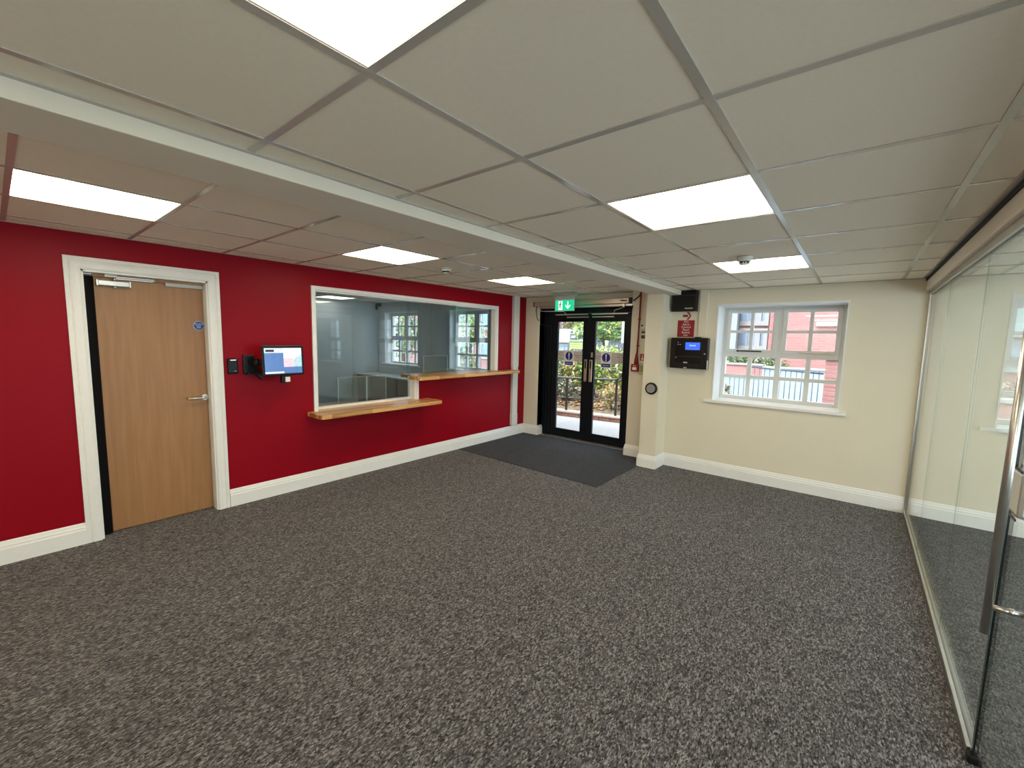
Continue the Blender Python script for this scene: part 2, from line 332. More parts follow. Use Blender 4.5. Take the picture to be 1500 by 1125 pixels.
# office and lobby behind the oak door
oc = struct(MB().box(-7.6, -3.45, .8, YF, 2.3, 2.42), 'ceiling_office', 'tile', 'white ceiling of the reception office', 'ceiling')
t = MB()
for y in (1.62, 2.22, 2.82, 3.42, 4.02, 4.62): t.box(-7.52, -3.45, y - .012, y + .012, 2.296, 2.301)
for x in (-7.4, -6.8, -6.2, -5.6, -5.0, -4.4, -3.8): t.box(x - .012, x + .012, .9, YD, 2.2955, 2.3005)
t.build('ceiling_tee', 'tee', oc)
struct(MB().box(-3.9, -3.8, YB, .8, 0, 2.4), 'wall_lobby', 'officewall', 'plain wall behind the oak door', 'wall')
# suspended ceiling: slab, tees, tiles
ce = struct(MB().box(-3.45, 4.8, YB - .1, 5.06, 2.42, 2.52), 'ceiling', 'dark', 'suspended ceiling of pale square tiles in steel tees', 'ceiling')
LIGHT_CELLS = []
def grid(xs, ys, z, lights, inst={}):
    t = MB(); w = .012
    for x in xs[1:-1]: t.box(x - w, x + w, ys[0], ys[-1], z, z + .035)
    for y in ys[1:-1]: t.box(xs[0], xs[-1], y - w, y + w, z + .0006, z + .03)
    t.build('ceiling_tee', 'tee', ce)
    t = MB()   # wall angle round the edge
    t.box(xs[0], xs[0] + .022, ys[0], ys[-1], z - .001, z + .03); t.box(xs[-1] - .022, xs[-1], ys[0], ys[-1], z - .001, z + .03)
    t.box(xs[0], xs[-1], ys[-1] - .022, ys[-1], z - .0014, z + .03); t.box(xs[0], xs[-1], ys[0], ys[0] + .022, z - .0014, z + .03)
    t.build('edge_trim', 'tee', ce)
    for i in range(len(xs) - 1):
        for j in range(len(ys) - 1):
            cx, cy = (xs[i] + xs[i + 1]) / 2, (ys[j] + ys[j + 1]) / 2; dx, dy = xs[i + 1] - xs[i], ys[j + 1] - ys[j]
            if any(abs(cx - a) < .2 and abs(cy - b) < .2 for a, b in lights): continue
            key = (round(dx, 3), round(dy, 3))
            hx, hy = max(.01, dx / 2 - .004), max(.01, dy / 2 - .004)
            if key not in inst:
                o = MB().box(-hx, hx, -hy, hy, 0, .015).build('ceiling_tile', 'tile', ce, local=True); inst[key] = o
            else:
                o = inst[key].copy(); COL.objects.link(o); o.parent = ce
            o.location = (cx, cy, z + .0035)
ys_r = [YB] + [-2.4 + .6 * k for k in range(12)] + [YW]
xs_r = [XB1, -.594, 0, .611, 1.223, 1.375]
L_R = [(.305, -.3), (.305, 1.5), (.305, 3.3), (.305, -2.1)]
grid(xs_r, ys_r, H, L_R)
ys_l = [YB] + [-2.316 + .6 * k for k in range(13)] + [YD]
ys_l = [y for y in ys_l if y <= YD]
xs_l = [XR, -3.07, -2.47, -1.87, -1.27, XB0]
L_L = [(-2.17, -.216), (-2.17, 1.584), (-2.17, 3.384), (-2.17, -2.016)]
grid(xs_l, ys_l, HL, L_L)
grid([1.5, 1.823, 2.423, 3.023, 3.623, 4.223, 4.7], ys_r, H, [])
struct(MB().box(XB0, XB1, YB, YW + .1, HB, 2.45, b=.004), 'ceiling_beam', 'beam', 'plastered downstand beam across the ceiling', 'beam')
struct(MB().box(1.385, 1.50, YB, YW, 2.075, 2.42, b=.01), 'trim_1', 'beam', 'plaster bulkhead above the glass partition', 'bulkhead')
struct(MB().box(1.375, 1.386, YB, YW, 2.16, 2.42), 'trim_2', 'dark', 'dark shadow gap beside the bulkhead', 'shadow gap')
# baseboards
SK = [(0, 0), (.018, 0), (.018, .105), (.014, .112), (.014, .126), (.010, .132), (.006, .152), (0, .157)]
def skirt(name, path, label): struct(MB().sweep(path, SK, (0, 0, 1)), name, 'white', label, 'baseboard')
skirt('baseboard_left', [(-3.03, 5.11, 0), (-3.03, YD - .002, 0), (XR, YD - .002, 0), (XR, .652, 0)], 'white skirting under the red wall and hatch')
skirt('baseboard_left_near', [(XR, -.268, 0), (XR, YB, 0)], 'white skirting left of the oak door')
skirt('baseboard_front', [(XG - .012, YW, 0), (-.877, YW, 0), (-.877, 4.464, 0), (-1.083, 4.464, 0), (-1.083, 4.825, 0), (-1.425, 4.825, 0), (-1.425, 5.09, 0)], 'cream skirting round the pier and under the window')
skirt('baseboard_right', [(4.7, YW, 0), (XG + .03, YW, 0)], 'cream skirting beyond the glass partition')
skirt('baseboard_office', [(-3.45, YD, 0), (-7.52, YD, 0), (-7.52, .9, 0)], 'white skirting round the office')

# ------------------------------------------------------------------ ceiling lights
M['ledoffice'] = mat('dimmed LED diffuser', (.9, .88, .8), .5, var=0, emit=(1, .93, .8), estr=1.6)
def light(x, y, z, label, i, lm='led'):
    o = thing('ceiling_light', label, 'ceiling light', (x, y, z), group='square LED ceiling panels')
    h = .297; t = MB()
    for a in ((-h, h, -h, -h + .009), (-h, h, h - .009, h), (-h, -h + .009, -h + .009, h - .009), (h - .009, h, -h + .009, h - .009)): t.box(*a, .002, .02)
    t.build('frame', 'wplastic', o, local=True)
    MB().box(-h + .009, h - .009, -h + .009, h - .009, .006, .016).build('diffuser', lm, o, local=True)
for (x, y), lb in zip(L_R, ['largest lit ceiling panel, cut off by the photo top edge', 'lit ceiling panel in the middle of the room, right of the beam', 'lit ceiling panel beside the smoke detector near the window', None]):
    light(x, y, H, lb or 'lit ceiling panel behind the camera, right of the beam', 0)  # last panel is unseen, repeats the row spacing, included for its light
for (x, y), lb in zip(L_L, ['lit ceiling panel above the oak door at far left', 'lit ceiling panel above the left part of the hatch', 'lit ceiling panel nearest the exit sign', None]):
    light(x, y, HL, lb or 'lit ceiling panel behind the camera, left of the beam', 0)  # here too the unseen last panel is included to light the room
light(-7.1, 3.72, 2.288, 'lit ceiling panel inside the office behind the hatch', 0, 'ledoffice')
def smoke(x, y, z, label):
    o = thing('smoke_detector', label, 'smoke detector', (x, y, z), group='ceiling smoke detectors')
    MB().lathe((0, 0, 0), [(.052, 0), (.052, -.012), (.048, -.016)], 2).build('base', 'wplastic', o, local=True)
    MB().lathe((0, 0, 0), [(.046, -.016), (.046, -.03), (.036, -.034)], 2).build('head', 'wplastic', o, local=True)
    t = MB()
    for k in range(10):
        a = 2 * PI * k / 10; t.box(-.004, .004, -.004, .004, -.046, -.033)
        for v in range(len(t.v) - 8, len(t.v)): t.v[v] = (t.v[v][0] + .03 * math.cos(a), t.v[v][1] + .03 * math.sin(a), t.v[v][2])
    t.build('vents', 'black', o, local=True)
    MB().lathe((0, 0, 0), [(.034, -.046), (.030, -.053), (.012, -.055)], 2).build('cap', 'wplastic', o, local=True)
smoke(.27, 2.86, H, 'white smoke detector in front of a lit ceiling panel')
smoke(-2.2, 2.22, HL, 'small white smoke detector on the ceiling above the hatch')

# ------------------------------------------------------------------ oak door (door_1) in the red wall
d1 = thing('door_1', 'oak veneered door in white frame, slightly recessed in the red wall', 'door', (-3.40, .19, 0), kind='structure')
AR = [(0, 0), (0, .014), (.022, .018), (.030, .011), (.034, .016), (.052, .02), (.072, .02), (.084, .016), (.084, 0)]
# architrave path (inner edge offset): up the left side, across, down; a points to the opening
MB().sweep([(XR, .648, 0), (XR, .648, 2.066), (XR, -.268, 2.066), (XR, -.268, 0)], AR, (1, 0, 0)).build('architrave', 'white', d1)
t = MB(); t.box(-3.45, XR + .002, -.19, -.172, 0, 1.985); t.box(-3.45, XR + .002, .552, .57, 0, 1.985); t.box(-3.45, XR + .002, -.19, .57, 1.967, 1.985); t.build('door_lining', 'white', d1)
leaf = MB().box(-3.445, -3.402, -.168, .548, .006, 1.96, b=.002).build('door_leaf', 'oak', d1)
MB().box(-3.40, -3.372, -.120, .552, 1.945, 1.968).build('head_stop', 'oak', d1)
t = MB(); t.prism([(-.172, 0), (-.172, .03), (-.150, .034), (-.118, .012), (-.112, 0)], .004, 1.945, 2)
t.v = [(-3.402 + y, x, z) for x, y, z in t.v]
t.build('finger_guard', 'blacksoft', d1)
cl = MB().box(-3.402, -3.358, -.092, .078, 1.884, 1.922, b=.004).build('door_closer', 'steel', d1)
t = MB(); t.box(-3.402, -3.352, -.104, -.092, 1.88, 1.926, b=.003); t.box(-3.402, -3.352, .078, .088, 1.88, 1.926, b=.003); t.cyl((-3.38, .0, 1.884), (-3.38, .0, 1.868), .011); t.build('closer_cap', 'alu', cl)
t = MB(); t.cyl((-3.38, .0, 1.922), (-3.38, .0, 1.948), .009); t.box(-3.386, -3.374, 0, .235, 1.938, 1.945); t.box(-3.376, -3.366, -.02, .235, 1.95, 1.957); t.cyl((-3.374, .23, 1.935), (-3.374, .23, 1.962), .009); t.build('closer_arm', 'steel', cl)
MB().box(-3.40, -3.355, -.056, .012, 1.948, 1.967, b=.002).build('closer_bracket', 'wplastic', d1)
MB().box(-3.402, -3.378, .30, .552, 1.918, 1.960, b=.002).build('magnet_plate', 'grey', d1)
hd = MB().cyl((-3.402, .528, 1.0), (-3.394, .528, 1.0), .026, n=24).tube([(-3.396, .528, 1.0), (-3.37, .528, 1.0), (-3.352, .522, 1.0), (-3.345, .505, 1.0), (-3.345, .395, 1.0)], .0095, n=10).build('door_handle', 'steel', d1)
sg = MB().cyl((-3.402, .512, 1.612), (-3.4005, .512, 1.612), .04, n=32).build('door_sign', 'bluedoor', d1)
t = MB(); t.lathe((-3.4005, .512, 1.612), [(.0385, 0), (.0385, .0006), (.036, .0006), (.036, 0)], 0, n=32, caps=False); t.build('sign_rim', 'whiteprint', sg)
text('lettering', 'Fire door\nkeep\nshut', 'whiteprint', .0155, (-3.3998, .512, 1.612), '+x', sg)

# ------------------------------------------------------------------ reception hatch (window_5)
hw = thing('window_5', 'stepped reception hatch in the red wall, white frame and sliding glass', 'hatch', (-3.38, 2.8, 0), kind='structure')
HF = [(0, 0), (0, .016), (.034, .018), (.040, .012), (.040, 0)]
A = [(XR, 4.265, 1.07), (XR, 4.265, 2.045), (XR, 1.432, 2.045), (XR, 1.432, .75)]
MB().sweep(A, HF, (1, 0, 0)).build('frame', 'white', hw)
MB().sweep([(XR, 2.72 + .04, .76), (XR, 2.72 + .04, 1.08)], HF, (1, 0, 0)).build('step_frame', 'white', hw)
t = MB(); t.box(-3.45, XR, 1.47, 1.482, .76, 2.0); t.box(-3.45, XR, 4.213, 4.225, 1.07, 2.0); t.box(-3.45, XR, 1.47, 4.225, 1.993, 2.005); t.box(-3.45, XR, 2.708, 2.72, .76, 1.06); t.build('frame_lining', 'white', hw)
MB().box(-3.452, -3.40, 1.482, 2.708, .775, .80).build('bottom_track', 'white', hw)
for k, (y0, y1, z0, xx) in enumerate([(1.482, 2.72, .80, -3.418), (2.66, 3.50, 1.078, -3.406), (3.44, 4.213, 1.078, -3.418)]):
    MB().box(xx - .004, xx + .004, y0, y1, z0, 1.993).build('glass_pane', 'hglass', hw)
MB().box(-3.41, -3.402, 3.494, 3.500, 1.078, 1.993).build('pane_edge', 'edgelight', hw)
MB().box(-3.43, -3.40, 4.19, 4.213, 1.078, 1.993).build('edge_seal', 'deskmid', hw)
# butcher-block counters
def counter(name, label, y0, y1, x0, x1, ztop, th, y0b):
    rr = .05
    def arc(cx, cy, a0, a1): return [(cx + rr * math.cos(a0 + (a1 - a0) * k / 6), cy + rr * math.sin(a0 + (a1 - a0) * k / 6)) for k in range(7)]
    poly = [(x0, y0b[0]), (XR, y0b[0]), (XR, y0)] + arc(x1 - rr, y0 + rr, -PI / 2, 0) + arc(x1 - rr, y1 - rr, 0, PI / 2) + [(XR, y1), (XR, y0b[1]), (x0, y0b[1])]
    o = MB().prism(poly, ztop - th, ztop, 2).build(name, 'butcher', loc=(x1 - .2, (y0 + y1) / 2, ztop))
    b = o.modifiers.new('edge', 'BEVEL'); b.width = .004; b.segments = 2; b.limit_method = 'ANGLE'; b.angle_limit = math.radians(50)
    return tag(o, label, 'counter', 'butcher block counters of the hatch')
counter('wood_counter', 'lower butcher block counter at the left of the hatch', 1.365, 2.93, -3.62, -3.02, .776, .042, (1.485, 2.705))
counter('wood_counter', 'upper butcher block counter at the right of the hatch', 2.62, 4.595, -3.62, -3.10, 1.076, .042, (2.722, 4.21))
def screen(label, y0, y1, z0, z1, x):
    o = thing('acrylic_screen', label, 'screen', (x, (y0 + y1) / 2, z0), group='clear acrylic screens on the counters')
    MB().box(x - .003, x + .003, y0, y1, z0, z1).build('panel', 'acrylic', o)
    t = MB(); t.box(x - .0034, x + .0034, y0 - .001, y0 + .003, z0, z1); t.box(x - .0034, x + .0034, y1 - .003, y1 + .001, z0, z1); t.box(x - .0034, x + .0034, y0, y1, z1 - .002, z1 + .001); t.build('polished_edge', 'edgelight', o)
screen('clear acrylic screen on the lower counter, left one', 1.80, 2.15, .776, 1.09, -3.50)
screen('clear acrylic screen on the lower counter, beside the step', 2.16, 2.42, .776, 1.085, -3.50)
screen('clear acrylic screen on the upper counter, left one', 3.0, 3.42, 1.076, 1.31, -3.50)
screen('clear acrylic screen on the upper counter, near the right end', 3.75, 4.1, 1.076, 1.31, -3.50)
# vertical white trunking
tk = thing('cable_trunking', 'white vertical cable trunking on the red wall right of the hatch', 'trunking', (XR + .03, 4.66, .17))
MB().box(XR + .001, XR + .05, 4.60, 4.735, 1.12, HL - .002, b=.003).build('upper_section', 'wplastic', tk)
MB().box(XR + .001, XR + .046, 4.605, 4.73, .33, 1.12, b=.003).build('lower_section', 'wplastic', tk)
MB().box(XR + .001, XR + .05, 4.60, 4.735, .175, .36, b=.003).build('end_section', 'wplastic', tk)

# ------------------------------------------------------------------ reader and tablet on the red wall
cr = thing('card_reader', 'small black card reader beside the oak door frame', 'card reader', (XR, .72, 1.2))
MB().box(XR, XR + .028, .679, .758, 1.20, 1.335, b=.012).build('body', 'black', cr)
MB().box(XR + .026, XR + .0295, .698, .742, 1.318, 1.324).build('status_light', mat('reader light', (.5, .4, .38), .4, var=0, emit=(1, .75, .7), estr=.8), cr)
MB().box(XR + .0275, XR + .0285, .724, .745, 1.222, 1.226).build('badge', 'grey', cr)
tb = thing('wall_tablet', 'black sign-in tablet on a swing arm on the red wall', 'tablet', (XR, .84, 1.2))
MB().box(XR, XR + .02, .80, .895, 1.19, 1.365, b=.012).build('wall_plate', 'black', tb)
t = MB(); t.tube([(XR + .02, .85, 1.30), (XR + .10, .87, 1.295), (XR + .115, .95, 1.29), (-3.135, 1.05, 1.30)], .016, n=10); t.cyl((XR + .108, .88, 1.26), (XR + .108, .88, 1.335), .022); t.prism([(.82, 1.19), (.89, 1.19), (.95, 1.13), (.93, 1.20), (.88, 1.27)], XR + .004, XR + .05, 0); t.build('swing_arm', 'black', tb)
# tablet in a tilted local frame: X right, Y out of screen, Z up
def rot(mb, c, rz, rx):
    Rm = Matrix.Rotation(rz, 3, 'Z') @ Matrix.Rotation(rx, 3, 'Y'); c = Vector(c); mb.v = [tuple(c + Rm @ Vector(v)) for v in mb.v]; return mb
TC, TRZ, TRX = (-3.10, 1.066, 1.319), .03, -.06
bez = rot(MB().box(-.014, .0, -.185, .185, -.138, .138, b=.012), TC, TRZ, TRX).build('tablet_body', 'black', tb)
def scr(name, y0, y1, z0, z1, m, d=.0012): return rot(MB().box(-.002, d, y0, y1, z0, z1), TC, TRZ, TRX).build(name, m, bez)
scr('screen', -.163, .163, -.118, .112, 'tabblue', .0010)
scr('screen_header', -.163, .0, .068, .112, 'tabhead', .0014)
scr('header_block', -.152, -.08, .078, .098, 'deskdark', .0018)
scr('screen_footer', -.163, .0, -.118, -.10, 'tabhead', .0014)
scr('painted_reflection_sky', .0, .163, -.01, .112, 'tablight', .0014)  # from here down: bright reflection in the tablet glass, painted as glowing shapes
scr('painted_reflection_houses', .0, .09, -.075, .02, 'tabpink', .0018)
scr('painted_reflection_trees', .0, .163, -.118, -.06, 'tabblue', .0020)
rot(MB().prism([(.08, -.06), (.163, -.06), (.163, .055), (.12, .035), (.09, .0)], -.001, .0022, 0), TC, TRZ, TRX).build('painted_reflection_roof', 'tabgrey', bez)
rot(MB().box(-.001, .0025, .106, .112, -.06, .05), TC, TRZ, TRX).build('painted_reflection_mast', 'whiteprint', bez)
pr = MB().box(-3.13, -3.085, 1.04, 1.115, 1.112, 1.18, b=.006).build('card_slot', 'black', tb)
MB().box(-3.086, -3.0842, 1.07, 1.112, 1.122, 1.168).build('slot_label', 'whiteprint', pr)

# ------------------------------------------------------------------ entrance doors (door_2)
d2 = thing('door_2', 'black aluminium double entrance doors with full height glass', 'door', (-2.2, 5.1, 0), kind='structure')
t = MB(); t.box(-3.03, -2.872, 5.09, 5.20, 0, 2.06); t.box(-1.54, -1.425, 5.09, 5.20, 0, 2.06); t.box(-2.872, -1.54, 5.09, 5.20, 1.97, 2.06)
t.box(-2.99, -2.975, 5.075, 5.10, 0, 2.06); t.box(-2.93, -2.915, 5.08, 5.10, 0, 2.06); t.box(-1.50, -1.49, 5.08, 5.10, 0, 2.06)
t.build('door_frame', 'frame', d2)
MB().box(-3.01, -1.43, 5.02, 5.13, -.01, .012, b=.003).build('threshold', 'alu', d2)
STK = []
for sx, (x0, x1) in ((0, (-2.866, -2.2065)), (1, (-2.2035, -1.544))):
    lf = MB().box(x0, x0 + .094, 5.10, 5.15, .016, 1.965, b=.003).box(x1 - .094, x1, 5.10, 5.15, .016, 1.965, b=.003).box(x0 + .09, x1 - .09, 5.10, 5.15, .016, .14, b=.003).box(x0 + .09, x1 - .09, 5.10, 5.15, 1.852, 1.965, b=.003).build('door_leaf', 'frame', d2)
    g0, g1 = x0 + .094, x1 - .094
    MB().box(g0, g1, 5.12, 5.128, .14, 1.852).build('glass_pane', 'glass', lf)
    t = MB()
    for a in ((g0, g0 + .008, .14, 1.852), (g1 - .008, g1, .14, 1.852), (g0, g1, .14, .148), (g0, g1, 1.844, 1.852)): t.box(a[0], a[1], 5.094, 5.12, a[2], a[3])
    t.build('glazing_bead', 'frame', lf)
    hx = x1 - .025 if sx == 0 else x0 + .06
    t = MB(); t.box(hx - .024, hx + .024, 5.062, 5.078, .94, 1.275, b=.005); t.cyl((hx, 5.078, 1.0), (hx, 5.10, 1.0), .01); t.cyl((hx, 5.078, 1.22), (hx, 5.10, 1.22), .01); hp = t.build('pull_handle', 'alutan', lf)
    MB().box(hx - .012, hx + .012, 5.0605, 5.063, 1.14, 1.26).build('handle_inset', 'deskdark', lf)
    if sx: MB().box(hx - .014, hx + .014, 5.085, 5.101, 1.31, 1.385, b=.003).build('lock_cylinder', 'alu', lf)
    # slide rails on the top of the leaf
    ra, rb = (x0 + .06, x1 - .03) if sx == 0 else (x0 + .04, x1 - .05)
    MB().box(ra, rb, 5.07, 5.10, 1.945, 1.962, b=.002).build('slide_rail', 'alu', lf)
    ra, rb = (x0 + .26, x1 - .02) if sx == 0 else (x0 + .04, x1 - .27)
    MB().box(ra, rb, 5.085, 5.10, 1.905, 1.922, b=.002).build('slide_rail', 'alu', lf)
    # safety stickers on the glass
    b0, b1 = (g0 + .01, g1 - .01); xc = g0 + .215 if sx == 0 else g0 + .19
    st = MB().box(b0, b1, 5.117, 5.1195, 1.235, 1.395).build('glass_sticker', 'sticker', lf)
    MB().box(xc - .085, xc + .085, 5.1162, 5.1172, 1.165, 1.405).build('sticker_panel', 'whiteprint', lf)
    MB().cyl((xc, 5.1164, 1.315), (xc, 5.1152, 1.315), .066, n=36).build('blue_disc', 'blue', lf)
    ex = MB().prism([(1.285, xc - .006), (1.365, xc - .012), (1.365, xc + .012), (1.285, xc + .006)], 5.1138, 5.115, 1)
    ex.cyl((xc, 5.1152, 1.268), (xc, 5.1138, 1.268), .011).build('exclamation_mark', 'whiteprint', lf)
    bt = MB().box(xc - .07, xc + .07, 5.1154, 5.1164, 1.175, 1.225, b=0).build('blue_caption', 'blue', lf)
    MB().box(xc - .05, xc + .002, 5.1148, 5.1155, 1.194, 1.205).box(xc + .012, xc + .05, 5.1148, 5.1155, 1.194, 1.205).build('caption_line', 'sticker', lf)
    pa, pb = ((g0 + .07), (g0 + .385)) if sx == 0 else ((g0 + .385), (g0 + .065))
    text('lettering', 'Push\nButton\nto\nOpen', 'darkprint', .034, (g0 + .068 if sx == 0 else g1 - .058, 5.1165, 1.315), '-y', lf)
    text('lettering', 'Automatic\nDoor', 'darkprint', .034, (g1 - .092 if sx == 0 else g0 + .052, 5.1165, 1.315), '-y', lf)
# automatic operator above the doors
op = thing('door_operator', 'long slim automatic door operator above the entrance doors', 'door opener', (-2.27, 4.93, 2.08))
MB().box(-3.07, -1.50, 4.865, 4.962, 2.078, 2.148, b=.006).build('cover', 'alutan', op)
MB().box(-1.50, -1.452, 4.862, 4.962, 2.072, 2.15, b=.008).build('end_cap', 'black', op)
MB().box(-3.10, -3.07, 4.862, 4.962, 2.074, 2.15, b=.008).build('end_cap', mat('brown end cap', (.20, .13, .10), .5, var=0), op)
MB().box(-1.615, -1.525, 4.8625, 4.866, 2.105, 2.122).build('badge', 'deskdark', op)
MB().box(-3.03, -1.46, 4.93, 5.02, 2.045, 2.077, b=.003).build('back_rail', 'alu', op)
t = MB(); t.tube([(-2.99, 4.92, 2.078), (-2.99, 4.92, 2.02), (-2.97, 4.92, 2.005), (-2.62, 5.02, 2.0), (-2.60, 5.06, 1.96)], .008); t.build('drive_arm', 'alu', op)
t = MB(); t.box(-1.60, -1.57, 4.90, 4.93, 2.03, 2.078, b=.003); t.tube([(-1.585, 4.915, 2.04), (-1.62, 4.93, 2.022), (-1.76, 5.0, 2.0), (-1.80, 5.06, 1.965)], .008); t.build('drive_arm', 'alu', op)
t = MB(); t.tube([(-3.07, 4.93, 2.08), (-3.085, 4.93, 2.02), (-3.07, 4.94, 1.90), (-3.02, 5.0, 1.80), (-2.93, 5.07, 1.775), (-2.88, 5.09, 1.77)], .006); t.build('cable', 'black', op)
t = MB(); t.tube([(-1.47, 4.93, 2.11), (-1.40, 4.80, 2.10), (-1.335, 4.81, 2.15), (-1.305, 4.815, 2.2)], .008); t.tube([(-1.46, 4.92, 2.10), (-1.425, 4.84, 2.06), (-1.42, 4.80, 1.98), (-1.45, 4.83, 1.90), (-1.50, 5.05, 1.82)], .008); t.build('cable', 'black', op)
# hanging exit sign
ex = thing('exit_sign', 'hanging green exit sign with running man and arrow', 'exit sign', (-2.34, 4.6, 2.2))
MB().box(-2.53, -2.155, 4.56, 4.64, 2.185, HL, b=.006).build('housing', 'grey', ex)
MB().box(-2.505, -2.18, 4.594, 4.606, 1.972, 2.20, b=.003).build('clear_blade', mat('frosted blade', (.55, .58, .54), .4, var=0), ex)
MB().box(-2.50, -2.185, 4.592, 4.608, 1.978, 2.128, b=.004).build('green_panel', 'green', ex)
t = MB(); y0, y1 = 4.5895, 4.5912
MB().box(-2.445, -2.375, 4.5905, 4.5925, 1.99, 2.115).build('white_doorway', 'exitwhite', ex)
def pg(mb, pts): return mb.prism([(z, x) for x, z in pts], y0, y1, 1)
cx, cz = -2.403, 2.055
man = MB(); man.cyl((cx - .004, y1, cz + .04), (cx - .004, y0, cz + .04), .0095, n=14)
for a, b, w in (((-.004, .026), (-.014, -.008), .015), ((-.014, -.008), (.008, -.022), .008), ((.008, -.022), (.0, -.05), .008), ((-.014, -.008), (-.026, -.032), .009), ((-.026, -.032), (-.046, -.036), .007), ((-.002, .022), (.016, .008), .006), ((.016, .008), (.03, .016), .006), ((-.004, .024), (-.028, .016), .006), ((-.028, .016), (-.034, -.002), .006)):
    d = Vector((b[0] - a[0], b[1] - a[1])).normalized(); n = Vector((-d.y, d.x)) * w / 2
    pg(man, [(cx + a[0] + n.x, cz + a[1] + n.y), (cx + b[0] + n.x, cz + b[1] + n.y), (cx + b[0] - n.x, cz + b[1] - n.y), (cx + a[0] - n.x, cz + a[1] - n.y)])
man.build('running_man', mat('dark green print', (.0, .10, .06), .4, var=0), ex)
ar = MB(); ax_ = -2.285; pg(ar, [(ax_ - .008, 2.105), (ax_ + .008, 2.105), (ax_ + .008, 2.02), (ax_ - .008, 2.02)])
for sgn in (-1, 1): pg(ar, [(ax_, 2.0), (ax_ + sgn * .042, 2.045), (ax_ + sgn * .042, 2.065), (ax_, 2.02)])
ar.build('down_arrow', 'exitwhite', ex)

# ------------------------------------------------------------------ wall fittings right of the doors
YQ = 4.825
cp = thing('fire_call_point', 'red fire call point at the end of a red conduit', 'call point', (-1.333, YQ, 1.16), )
MB().box(-1.385, -1.282, YQ - .045, YQ, 1.165, 1.262, b=.008).build('box', 'redplastic', cp)
MB().box(-1.362, -1.305, YQ - .0465, YQ - .044, 1.186, 1.222).build('white_panel', 'whiteprint', cp)
text('lettering', 'FIRE', 'whiteprint', .022, (-1.334, YQ - .0465, 1.24), '-y', cp)
MB().lathe((-1.322, YQ - .022, 1.26), [(.03, 0), (.026, .05), (.014, .12), (.011, .15)], 2).build('gland_cover', 'redplastic', cp)
MB().tube([(-1.318, YQ - .016, 1.40), (-1.314, YQ - .016, 1.7), (-1.31, YQ - .016, 1.95), (-1.306, YQ - .016, 2.3)], .0105).build('conduit', 'redplastic', cp)
for z in (1.5, 1.85): MB().box(-1.332, -1.296, YQ - .02, YQ, z, z + .014, b=.003).build('conduit_clip', 'redplastic', cp)
ks = thing('key_switch', 'white key switch above two black plates beside the pier', 'switch', (-1.245, YQ, 1.72))
MB().box(-1.285, -1.205, YQ - .03, YQ, 1.725, 1.812, b=.006).build('box', 'wplastic', ks)
MB().cyl((-1.262, YQ - .03, 1.772), (-1.262, YQ - .037, 1.772), .012).build('key_barrel', 'deskdark', ks)
for z0, z1, lb in ((1.672, 1.70, 'black door plate directly under the key switch'), (1.605, 1.645, 'lower black door plate above the red fire sign')):
    o = thing('door_plate', lb, 'plate', (-1.235, YQ, z0), group='black plates beside the entrance doors')
    MB().box(-1.275, -1.19, YQ - .014, YQ, z0, z1, b=.003).build('plate', 'black', o)
    MB().box(-1.258, -1.225, YQ - .0148, YQ - .0138, (z0 + z1) / 2 - .002, (z0 + z1) / 2 + .002).build('plate_line', 'grey', o)
fs = thing('fire_action_sign', 'small red fire sign with white pictogram beside the pier', 'sign', (-1.215, YQ, 1.31))
MB().box(-1.278, -1.17, YQ - .004, YQ, 1.312, 1.402).build('panel', 'signred', fs)
MB().cyl((-1.248, YQ - .004, 1.335), (-1.248, YQ - .0052, 1.335), .015).box(-1.2535, -1.2425, YQ - .0052, YQ - .004, 1.345, 1.392).box(-1.222, -1.185, YQ - .0052, YQ - .004, 1.328, 1.342).box(-1.215, -1.192, YQ - .0052, YQ - .004, 1.352, 1.388).build('pictogram', 'whiteprint', fs)
bo = thing('green_door_release', 'aged beige door release box under the red fire sign', 'door release', (-1.23, YQ, 1.12))
MB().box(-1.272, -1.192, YQ - .035, YQ, 1.125, 1.285, b=.005).build('box', 'beige', bo)
MB().box(-1.258, -1.206, YQ - .0365, YQ - .0345, 1.165, 1.25).build('window', mat('olive insert', (.30, .32, .16), .4, var=.2), bo)
pb = thing('push_button', 'round push to open button on the cream pier', 'button', (-.965, 4.464, .995))
MB().lathe((-.965, 4.464, .995), [(.074, 0), (.074, -.018), (.066, -.026), (.05, -.026)], 1, n=40).build('bezel', 'black', pb)
MB().lathe((-.965, 4.464, .995), [(.054, -.02), (.052, -.032), (.046, -.034)], 1, n=40).build('button_face', mat('grey button', (.30, .29, .27), .5, var=.1, scale=60), pb)
# black relay box, signs, fire panel
bx = thing('black_control_box', 'black control box high in the corner beside the pier', 'control box', (-.71, YW, 1.93))
MB().box(-.848, -.566, YW - .09, YW, 1.935, 2.178, b=.006).build('box', 'black', bx)
MB().box(-.848, -.566, YW - .096, YW - .088, 2.118, 2.126).build('lid_seam', 'deskdark', bx)
MB().box(-.692, -.602, YW - .0915, YW - .089, 1.962, 1.976).build('badge', 'beige', bx)
MB().box(-.872, -.851, YW - .03, YW - .002, 1.95, 2.15).build('side_bracket', 'grey', bx)
ar = MB(); zc = 1.885
ar.prism([(zc - .013, -.735), (zc - .013, -.675), (zc + .013, -.675), (zc + .013, -.735)], YW - .003, YW, 1)
ar.prism([(zc - .045, -.695), (zc - .01, -.660), (zc + .01, -.660), (zc + .045, -.695), (zc + .045, -.665), (zc, -.638), (zc - .045, -.665)], YW - .0032, YW - .0001, 1)
tag(ar.build('arrow_sign', 'signred', loc=(-.69, YW, zc)), 'red arrow sticker pointing right under the black box', 'sign')
fp = thing('fire_notice', 'square red notice with white lettering above the fire alarm panel', 'sign', (-.69, YW, 1.64))
